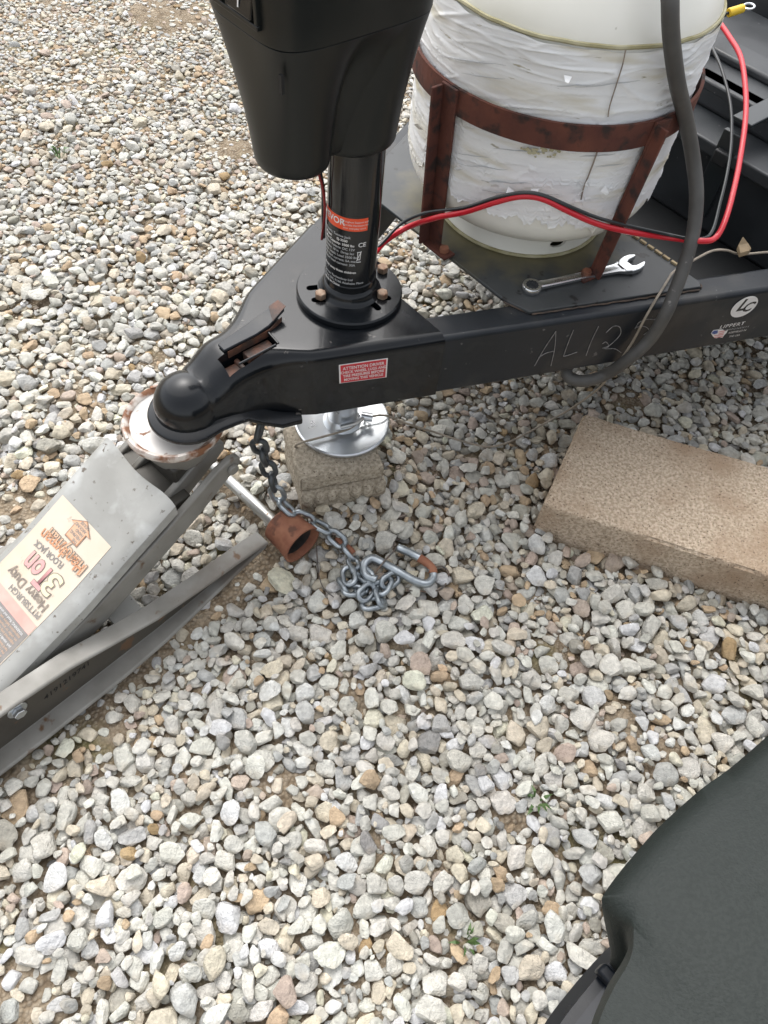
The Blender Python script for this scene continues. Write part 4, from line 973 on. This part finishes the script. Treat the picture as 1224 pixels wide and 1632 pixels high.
# ================================================================ floor jack
fj = thing('floor_jack', 'grey three ton floor jack with faded pink decal holding up the coupler', 'floor jack', OJ + Vector((0, 0, 0)))
FX = (FD.x, FD.y, 0); RX = (RD.x, RD.y, 0)
def armz(f):        # height of the cover along the jack
    P = [(-.055, .200), (-.12, .167), (-.188, .131), (-.283, .092), (-.42, .048)]
    for (a, b), (c, d) in zip(P, P[1:]):
        if f >= c: return b + (d - b) * (f - a) / (c - a)
    return P[-1][1]
rings = []
for k in range(25):
    f = -.055 - .345 * k / 24; z = armz(f)
    t = k / 24
    prof = [(-.068, -.014), (-.0665, -.004), (-.061, .0)] + [(-.052 + .104 * q / 12, .0012) for q in range(13)] + [(.061, .0), (.0665, -.004), (.068, -.014)]
    top = []
    for r, dz in prof:
        cw = math.cos(min(1, abs(r + .002) / .052) * math.pi / 2) ** 1.5; ff = f - (.003 * cw * (1 - k / 3) if k < 3 else 0); dz -= .006 * cw * max(0, 1 - k / 2.2) ** 2
        top.append(JL(ff, r, z + dz))
    bot = [p - Vector((0, 0, .003)) for p in reversed(top)]
    rings.append(top + bot)
MB().loft(rings).build('cover_plate', M['jacksteel'], fj, smooth=28, bevel=.0006)
cov = lambda f, r, off=.0018: JL(f, r, armz(f) + .0012 * (1 if abs(r) < .04 else .5) + off)
# decal
def decal(name, pts, m, par, off=.0012, nsub=10):
    """quad patch (f0,f1,r0,r1) hugging the cover"""
    f0, f1, r0, r1 = pts; rg = []
    for k in range(nsub + 1):
        f = f0 + (f1 - f0) * k / nsub
        rg.append([cov(f, r0, off), cov(f, (r0 + r1) / 2, off), cov(f, r1, off), cov(f, r1, off - .0009), cov(f, r0, off - .0009)])
    return MB().loft(rg).build(name, m, par, smooth=40)
def jl_px(px, py):
    z = .15
    for _ in range(12):
        p = at(px, py, z); q = p - OJ; f = q.dot(FD); z = armz(f) + .002
    return f, q.dot(RD)
D0 = [jl_px(*q) for q in [(95, 794), (182, 866), (55, 1003), (0, 893), (22, 985)]]
print('decal', D0)
df0, dr0, dr1 = D0[0][0] * .5 + D0[1][0] * .5, D0[0][1], D0[1][1]
dc = decal('decal', (df0, -.335, dr0, dr1), M['cream'], fj)
def dtext(body, size, f, r, m, off=.0020, **kw):      # reads towards -r, top towards the rear
    return text('lettering', body, size, m, dc, lambda x, y: cov(f - y, r - x, off), **kw)
def dpx(px, py): return jl_px(px, py)
f_, r_ = dpx(139, 908); f2, r2 = dpx(68, 846)
wd_ = math.hypot(f_ - f2, r_ - r2); print('handyman', f_, r_, f2, r2)
dtext('Handyman', .0178, f_ + .002, r_ - .001, M['dprint'], off=.0018, bold=.0010, sx=.95)
dtext('Handyman', .0178, f_ + .002, r_ - .001, M['peach'], bold=.0002, sx=.95)
def fit(body, p0, p1, cap, m, off=.0020, bold=0, grow=0):
    '''lettering whose baseline runs between two points of the decal'''
    (fa, ra), (fb, rb_) = jl_px(*p0), jl_px(*p1)
    L_ = math.hypot(fa - fb, ra - rb_); df, dr = (fb - fa) / L_, (rb_ - ra) / L_
    cu = bpy.data.curves.new('w', 'FONT'); cu.body = body; cu.size = cap / .70; t = bpy.data.objects.new('w', cu); COL.objects.link(t); bpy.context.view_layer.update()
    w = t.dimensions.x; bpy.data.objects.remove(t); bpy.data.curves.remove(cu)
    k = L_ / max(w, 1e-6)
    return text('lettering', body, cap / .70, m, dc, lambda x, y: cov(fa + df * x - abs(dr) * y, ra + dr * x - df * y, off), sx=k, bold=bold)
fit('Handyman', (137, 903), (73, 843), .0125, M['oprint'], .0020, .0002)
hx, hy = jl_px(126, 848)
hs3 = [(-.012, -.013), (-.012, .003), (-.019, .003), (0, .014), (.019, .003), (.012, .003), (.012, -.013)]   # gable towards the saddle
for k, m, off in ((1, M['dprint'], .0015), (.93, M['oprint'], .0018), (.86, M['peach'], .0021)):
    MB().prism([cov(hx + y * k, hy + x * k, off) for x, y in hs3], (0, 0, .0002)).build('house_emblem', m, dc, smooth=0)
for k, l in enumerate(['THE', 'HELPING', 'HAND', 'AROUND', 'HOUSE']):
    text('lettering', l, .0046, M['mprint'], dc, lambda x, y, k=k: cov(hx + .007 - .0046 * (4 - k) - y + .003, hy + .009 - x, .0025), bold=.0001)
fit('FLOOR JACK', (103, 900), (60, 861), .0066, M['mprint'], .0020, .0002)
fit('3', (104, 930), (91, 914), .0245, M['dprint'], .0017, .0016); fit('3', (104, 930), (91, 914), .0245, M['yprint'], .0021, .0005)
fit('Ton', (88, 916), (55, 880), .024, M['dprint'], .0017, .0016); fit('Ton', (88, 916), (55, 880), .024, M['pink'], .0021, .0008)
fit('Heavy Duty', (79, 966), (21, 903), .0105, M['dprint'], .0020, .0003)
fit('PITTSBURGH', (67, 981), (21, 932), .0068, M['mprint'], .0020, .0001)
pf = jl_px(55, 997)[0] + .001
decal('pink_band', (pf, pf - .012, dr0 + .002, dr1 - .001), M['palepink'], dc, .0017, 3)
decal('print_block', (pf - .012, pf - .055, dr0 + .002, dr1 - .001), M['mprint'], dc, .0017, 4)
for k in range(9):
    text('lettering', ['WARNING: Read and understand all', 'instructions before use. Never work', 'on, under or around a load that is', 'supported only by the jack. Use', 'jack stands rated for the load on', 'hard level surfaces. Do not exceed', 'the rated capacity. Chock wheels', 'of the vehicle. Keep clear while', 'lifting or lowering.'][k], .0042, M['peach'] if k % 4 else M['white'], dc, lambda x, y, k=k: cov(pf - .015 - .0044 * k - y, dr1 - .006 - x, .0021))
# lift arm bars
for r0 in (.055, .026, -.034, -.064):
    rings = []
    for f, z, h in [(.040, .199, .012), (.028, .204, .026), (.008, .198, .033), (-.03, .176, .036), (-.176, .104, .040), (-.294, .057, .040), (-.42, .012, .036)]:
        rings.append([JL(f, r0 + a, z + .004 + b) for a, b in [(0, -h), (.009, -h), (.009, 0), (0, 0)]])
    arm = MB().loft(rings).build('lift_arm', M['jackgrey'], fj, smooth=40, bevel=.0018)
    if r0 > .04: MB().cyl(JL(.027, r0 + .009, .192), JL(.027, r0 + .014, .192), .0068, n=20).build('pivot_pin', M['jackgrey'], arm, bevel=.001)
# saddle with its cup and neck
SC = JL(.0, .0, 0)
sdl = MB().lathe([(0, .2385), (.040, .239), (.050, .2415), (.0535, .245), (.0555, .2455), (.0570, .243), (.0565, .238), (.052, .232), (.030, .222), (0, .222)], SC, n=72, f=lambda a, h, r: .0006 * noise.noise(Vector((math.cos(a) * 9, math.sin(a) * 9, h * 200))) if r > .05 else 0).build('saddle', M['saddle'], fj, smooth=45)
MB().lathe([(.0490, .2418), (.0535, .2458), (.0556, .2463), (.0578, .2430), (.0570, .2375), (.0540, .2335)], SC, n=72, f=lambda a, h, r: .0009 * noise.noise(Vector((math.cos(a) * 11, math.sin(a) * 11, h * 200)))).build('rim', M['saddlerim'], sdl, smooth=60)
for k in range(4):
    a = math.radians(-58 + k * 90); MB().box(SC + Vector((math.cos(a) * .0545, math.sin(a) * .0545, .2455)), .004, .022, .0035, (math.cos(a), math.sin(a), 0), (-math.sin(a), math.cos(a), 0)).build('saddle_lug', M['saddlerim'], sdl, bevel=.0008)
MB().lathe([(.046, .234), (.043, .222), (.040, .205), (.034, .192), (.0, .190)], SC, n=40).build('saddle_cup', M['jackgrey'], fj, smooth=40)
MB().box(JL(.0, -.004, .186), .062, .070, .034, FX, RX).build('knuckle', M['jackdark'], fj, bevel=.004)
MB().box(JL(-.048, -.004, .158), .05, .104, .022, FX, RX).build('arm_gap_shade', M['jackdark'], fj, bevel=.003)  # added dark plate; grimy shade between the arms put into its colour
# side frames
fz = [(.046, .047, .028), (.02, .051, .024), (-.06, .055, .016), (-.13, .062, .010), (-.19, .078, .008), (-.24, .092, .006), (-.30, .098, .004), (-.36, .100, .004), (-.52, .100, .004)]
for s in (1, -1):
    rings = []
    for f, zt, zb in fz:
        lw = .0935 + .017 * max(0, min(1, (.03 - f) / .20))
        sec = [(.0745, zt), (.0965, zt), (.0985, zt - .0015), (.0985, zt - .0045), (.0850, zt - .0055), (.0850, zb + .0055), (lw - .002, zb + .0045), (lw, zb + .002), (lw, zb), (.0805, zb), (.0805, zt - .005), (.0745, zt - .004)]
        rings.append([JL(f, s * r, z) for r, z in sec])
    sf = MB().loft(rings).build('side_frame', M['jackgrey'] if s < 0 else M['jackgrey'], fj, smooth=25, bevel=.0012)
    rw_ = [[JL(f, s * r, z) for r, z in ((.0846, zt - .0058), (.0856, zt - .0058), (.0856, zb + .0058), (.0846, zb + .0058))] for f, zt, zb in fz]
    MB().loft(rw_).build('web_shade_plate', M['jackweb'], sf, smooth=0)  # thin overlay: the recessed web's shade and grime as dark colour
    if s > 0:
        b = JL(-.307, .0856, .064)
        MB().cyl(b, b + RD * .002, .0115, n=28).build('washer', M['zinc'], sf, bevel=.0005)
        MB().cyl(b + RD * .002, b + RD * .009, .0075, n=6).build('bolt_head', M['zinc'], sf, bevel=.0008)
        text('lettering', '4191219741', .0125, M['oil'], sf, lambda x, y: JL(-.280 + x, .0860, .042 + .085 * x + y), sx=1.0, bold=.0001, shear=.2)
# front axle with hollow rusty rollers
MB().cyl(JL(.076, -.118, .037), JL(.076, .096, .037), .0085, n=28).build('front_axle', M['axle'], fj, smooth=40)
for s in (1, -1):
    c = JL(.081, s * .078, .036)
    MB().lathe([(.012, .0), (.0235, .0), (.0262, .002), (.0268, .012), (.0272, .030), (.0300, .046), (.0302, .049), (.0275, .049), (.0240, .040), (.0225, .010), (.0, .008)], c, n=40, axis=RD * s, f=lambda a, h, r: .0005 * noise.noise(Vector((math.cos(a) * 4, math.sin(a) * 4, h * 90)))).build('front_roller', M['rustbright'], fj, smooth=40)
    MB().lathe([(0, .010), (.0215, .0102), (.0232, .039), (.0236, .039), (.0222, .009), (0, .009)], c, n=32, axis=RD * s).build('roller_bore', M['interior'], fj, smooth=40)  # added dark lining, painted as the shade inside the hollow roller
MB().box(JL(-.150, .033, .046), .038, .082, .005, FX, RX).build('cross_plate', M['jacksteel'], fj, bevel=.001)
MB().box(JL(-.33, .0, .05), .20, .10, .05, FX, RX).build('pump_body', M['jackdark'], fj, bevel=.008)
for s in (1, -1):
    c = JL(-.49, s * .085, .028); MB().cyl(c - RD * .012, c + RD * .012, .028, n=28).build('rear_caster', M['jackdark'], fj, bevel=.004)

# ================================================================ safety chain
ch = thing('safety_chain', 'grey safety chain hanging from the coupler into a heap with its hook', 'chain', at(575, 925, .0))
def link_mesh(name, L, Wd, r, m):
    P = []; hw, hl = Wd / 2 - r, L / 2 - r
    for k in range(9): a = -math.pi / 2 + math.pi * k / 8; P.append((hl - hw + hw * math.cos(a), hw * math.sin(a), 0))
    for k in range(9): a = math.pi / 2 + math.pi * k / 8; P.append((-(hl - hw) + hw * math.cos(a), hw * math.sin(a), 0))
    o = MB().tube(P, r, n=10, sub=1, closed=True, smooth=False).build(name, m, None, smooth=180); o.parent = ch; ORIG[o] = ORIG[ch]; return o
LL, LWd, LR = .0345, .0235, .0036
proto_l = link_mesh('link', LL, LWd, LR, M['chainzinc']); pd_ = link_mesh('link', LL, LWd, LR, M['chaindark'])
used = [False, False]
def put(c, t, n, dark=False):
    src = pd_ if dark else proto_l
    if not used[dark]: o = src; used[dark] = True
    else: o = src.copy(); COL.objects.link(o); o.parent = ch
    t = t.normalized(); n = (n - t * n.dot(t)).normalized(); y = n.cross(t)
    mt = Matrix((t, y, n)).transposed().to_4x4(); mt.translation = c - ORIG[ch]; o.matrix_basis = mt
cpath = spline([TL(.088, .030, .236), at(412, 700, .20), at(424, 735, .150), at(434, 765, .112), at(446, 795, .072), at(463, 815, .060), at(490, 829, .050), at(518, 843, .040), at(545, 866, .029), at(562, 885, .020)], 30)
acc = 0; last = cpath[0]; k = 0; pitch = LL - 2 * LR - .0005; nxt = 0
for i in range(1, len(cpath)):
    acc += (cpath[i] - cpath[i - 1]).length
    if acc >= nxt:
        t = (cpath[min(i + 2, len(cpath) - 1)] - cpath[i - 1]); side_ = t.cross(Vector((.3, -.8, .6))).normalized(); oth = t.normalized().cross(side_)
        dn = (side_ + oth * .35 if k % 2 else oth - side_ * .35)
        put(cpath[i], t, dn, dark=cpath[i].z > .085); k += 1; nxt += pitch  # links higher up the chain take the darker metal
for px, py, z, an, tilt in [(566, 903, .024, -60, .5), (556, 918, .026, -75, -.3), (563, 941, .021, 10, .25), (548, 936, .017, -55, 1.2), (584, 944, .022, 55, -.5), (598, 926, .018, 20, .8), (580, 915, .027, -35, -.6), (612, 934, .022, 70, .4), (606, 953, .018, -70, .9), (593, 962, .016, 15, .2), (577, 934, .013, 80, .1), (622, 925, .024, 45, -.6), (560, 928, .012, 30, 1.2)]:
    a = math.radians(an); t = Vector((math.cos(a), math.sin(a), .15 * math.sin(px))); put(at(px, py, z), t, Vector((math.sin(tilt) * -math.sin(a), math.sin(tilt) * math.cos(a), math.cos(tilt))))
hk = [at(*q) for q in [(600, 924, .030), (584, 917, .030), (580, 900, .031), (592, 890, .032), (608, 896, .032), (635, 911, .030), (662, 926, .027), (681, 930, .025), (690, 920, .024), (688, 908, .025), (675, 893, .027), (655, 882, .029), (633, 872, .030)]]
hook = MB().tube(hk, .0058, n=14, sub=8).build('hook', M['chainzinc'], ch, smooth=180)
hr = [at(*q) for q in [(668, 889, .0285), (680, 897, .027), (689, 907, .026), (690, 914, .025)]]
MB().tube(hr, .0061, n=14, sub=8).build('rust_patch', M['rustbright'], hook, smooth=180)
MB().tube([at(*q) for q in [(537, 858, .0235), (548, 868, .024), (558, 876, .024), (563, 882, .022)]], .0046, n=10, sub=6).build('rust_patch', M['rustbright'], ch, smooth=180)
MB().tube([at(*q) for q in [(632, 872, .030), (626, 880, .037), (612, 895, .040), (598, 912, .034), (590, 920, .03)]], .0012, n=6).tube([at(*q) for q in [(628, 871, .034), (629, 862, .03), (640, 858, .02)]], .001, n=6).tube([at(*q) for q in [(690, 905, .03), (706, 903, .022), (715, 914, .02), (708, 934, .018), (690, 943, .017), (668, 942, .017), (648, 941, .017)]], .0011, n=6).build('hook_latch_wire', M['wirerust'], hook)
MB().tube([at(*q) for q in [(505, 860, .03), (505, 880, .024), (508, 915, .022), (516, 938, .020), (532, 952, .018)]], .0008, n=5).build('tie_wire', M['wirerust'], ch)

# ================================================================ vehicle bumper
vh = thing('vehicle', 'dark grey textured plastic bumper corner of a vehicle parked beside the gravel', 'vehicle', at(1224, 1632, 0))
o1 = [(1520, 905), (1400, 1015), (1310, 1095), (1262, 1138), (1222, 1174), (1164, 1224), (1122, 1254), (1087, 1284), (1048, 1320), (1016, 1356), (986, 1392), (965, 1421), (959, 1436), (969, 1455), (982, 1469), (997, 1482), (1002, 1506), (992, 1532), (970, 1567), (951, 1608), (936, 1650), (915, 1715), (885, 1800)]
o2 = [(1560, 950), (1430, 1056), (1342, 1132), (1290, 1177), (1246, 1216), (1190, 1264), (1148, 1296), (1116, 1323), (1082, 1355), (1056, 1382), (1040, 1402), (1031, 1418), (1026, 1432), (1021, 1448), (1015, 1464), (1010, 1482), (1009, 1510), (1001, 1536), (980, 1572), (961, 1612), (946, 1655), (925, 1720), (895, 1805)]
r1 = spline([at(x, y, .425) for x, y in o1], 4); r2_ = spline([at(x, y, .441) for x, y in o2], 4)
inw = Vector((.70, -.71, 0))
def up3(R, d, z): return [Vector((p.x, p.y, 0)) + inw * d + Vector((0, 0, z)) for p in R]
def sm3(R, n):
    R = [p.copy() for p in R]
    for _ in range(n): R = [R[0]] + [(R[i - 1] + R[i] * 2 + R[i + 1]) / 4 for i in range(1, len(R) - 1)] + [R[-1]]
    return R
r2b = sm3(up3(r2_, .014, .448), 25); r3 = sm3(up3(r2_, .050, .464), 160); r4 = sm3(up3(r2_, .12, .484), 600); r5 = sm3(up3(r2_, .30, .51), 400); r6 = sm3(up3(r2_, .7, .52), 300)
dn1 = [p + inw * .006 - Vector((0, 0, .012)) for p in r1]; dn2 = [p + inw * .03 - Vector((0, 0, .05)) for p in r1]; dn3 = [p + inw * .07 - Vector((0, 0, .16)) for p in r1]
mid = [a.lerp(b, .5) + Vector((0, 0, .004)) for a, b in zip(r1, r2_)]
_rs = [dn3, dn2, dn1, r1, mid, r2_, r2b, r3, r4, r5, r6]
_dx = (r1[0] - r1[8]).normalized()
for _r in _rs: _r.insert(0, _r[0] + _dx * .9 + inw * .05)
MB().loft(_rs, closed=False, caps=False).build('bumper', M['bumper'], vh, smooth=60)
te = [(1010, 1480), (970, 1510), (938, 1543), (905, 1582), (873, 1624), (840, 1680), (810, 1750)]
ta = spline([at(x, y, .345) for x, y in te], 4); tb_ = [p + Vector((0, 0, .018)) + inw * .004 for p in ta]; tc_ = [p + inw * .05 + Vector((0, 0, .035)) for p in ta]; td = [p + inw * .20 + Vector((0, 0, .04)) for p in ta]; tn = [p + inw * .08 - Vector((0, 0, .12)) for p in ta]
MB().loft([tn, ta, tb_, tc_, td], closed=False, caps=False).build('lower_trim', M['trim'], vh, smooth=40)
for k in (9,):
    if k < len(ta): MB().prism([ta[k] + Vector((0, 0, .019)), tc_[k] + Vector((0, 0, .004)), tc_[k] + Vector((.006, .006, .004)), ta[k] + Vector((.006, .006, .019))], (0, 0, .010)).build('trim_rib', M['trim'], vh, bevel=.002)
MB().loft([[p + Vector((0, 0, .0215)) + inw * .010 for p in ta], [p + Vector((0, 0, .032)) + inw * .034 for p in ta], [p + Vector((0, 0, .028)) + inw * .034 for p in ta], [p + Vector((0, 0, .0175)) + inw * .010 for p in ta]], closed=False, caps=False).build('trim_panel', M['trimpanel'], vh, smooth=40)
mb = MB().tube([p + Vector((0, 0, .030)) + inw * .030 for p in ta], .003, n=8, sub=2); mb.build('trim_bead', M['trim'], vh)

# ================================================================ small weeds
for k, (px, py, n, lab_) in enumerate([(852, 1280, 9, 'tiny green weed sprouting between stones right of the middle foreground'), (95, 250, 14, 'small green weed among the fine gravel left of the jack'), (742, 1502, 7, 'tiny green weed between stones near the bottom')]):
    b = at(px, py, .0); w = thing('weed', lab_, 'weed', b)
    for i in range(n):
        a = random.uniform(0, 6.28); l = random.uniform(.010, .022); h = random.uniform(.008, .02); d = Vector((math.cos(a), math.sin(a), 0)); s = Vector((-d.y, d.x, 0)) * random.uniform(.0014, .0026)
        b0 = b + d * random.uniform(0, .006) - Vector((0, 0, .004)); m1 = b0 + d * l * .5 + Vector((0, 0, h + .004)); e = b0 + d * l + Vector((0, 0, h * .8 + .004))
        MB().add([b0, m1 - s, e, m1 + s, m1 + Vector((0, 0, -.0012))], [(0, 1, 4), (1, 2, 4), (2, 3, 4), (3, 0, 4), (0, 3, 2, 1)]).build('leaf', M['leaf'], w, smooth=0)
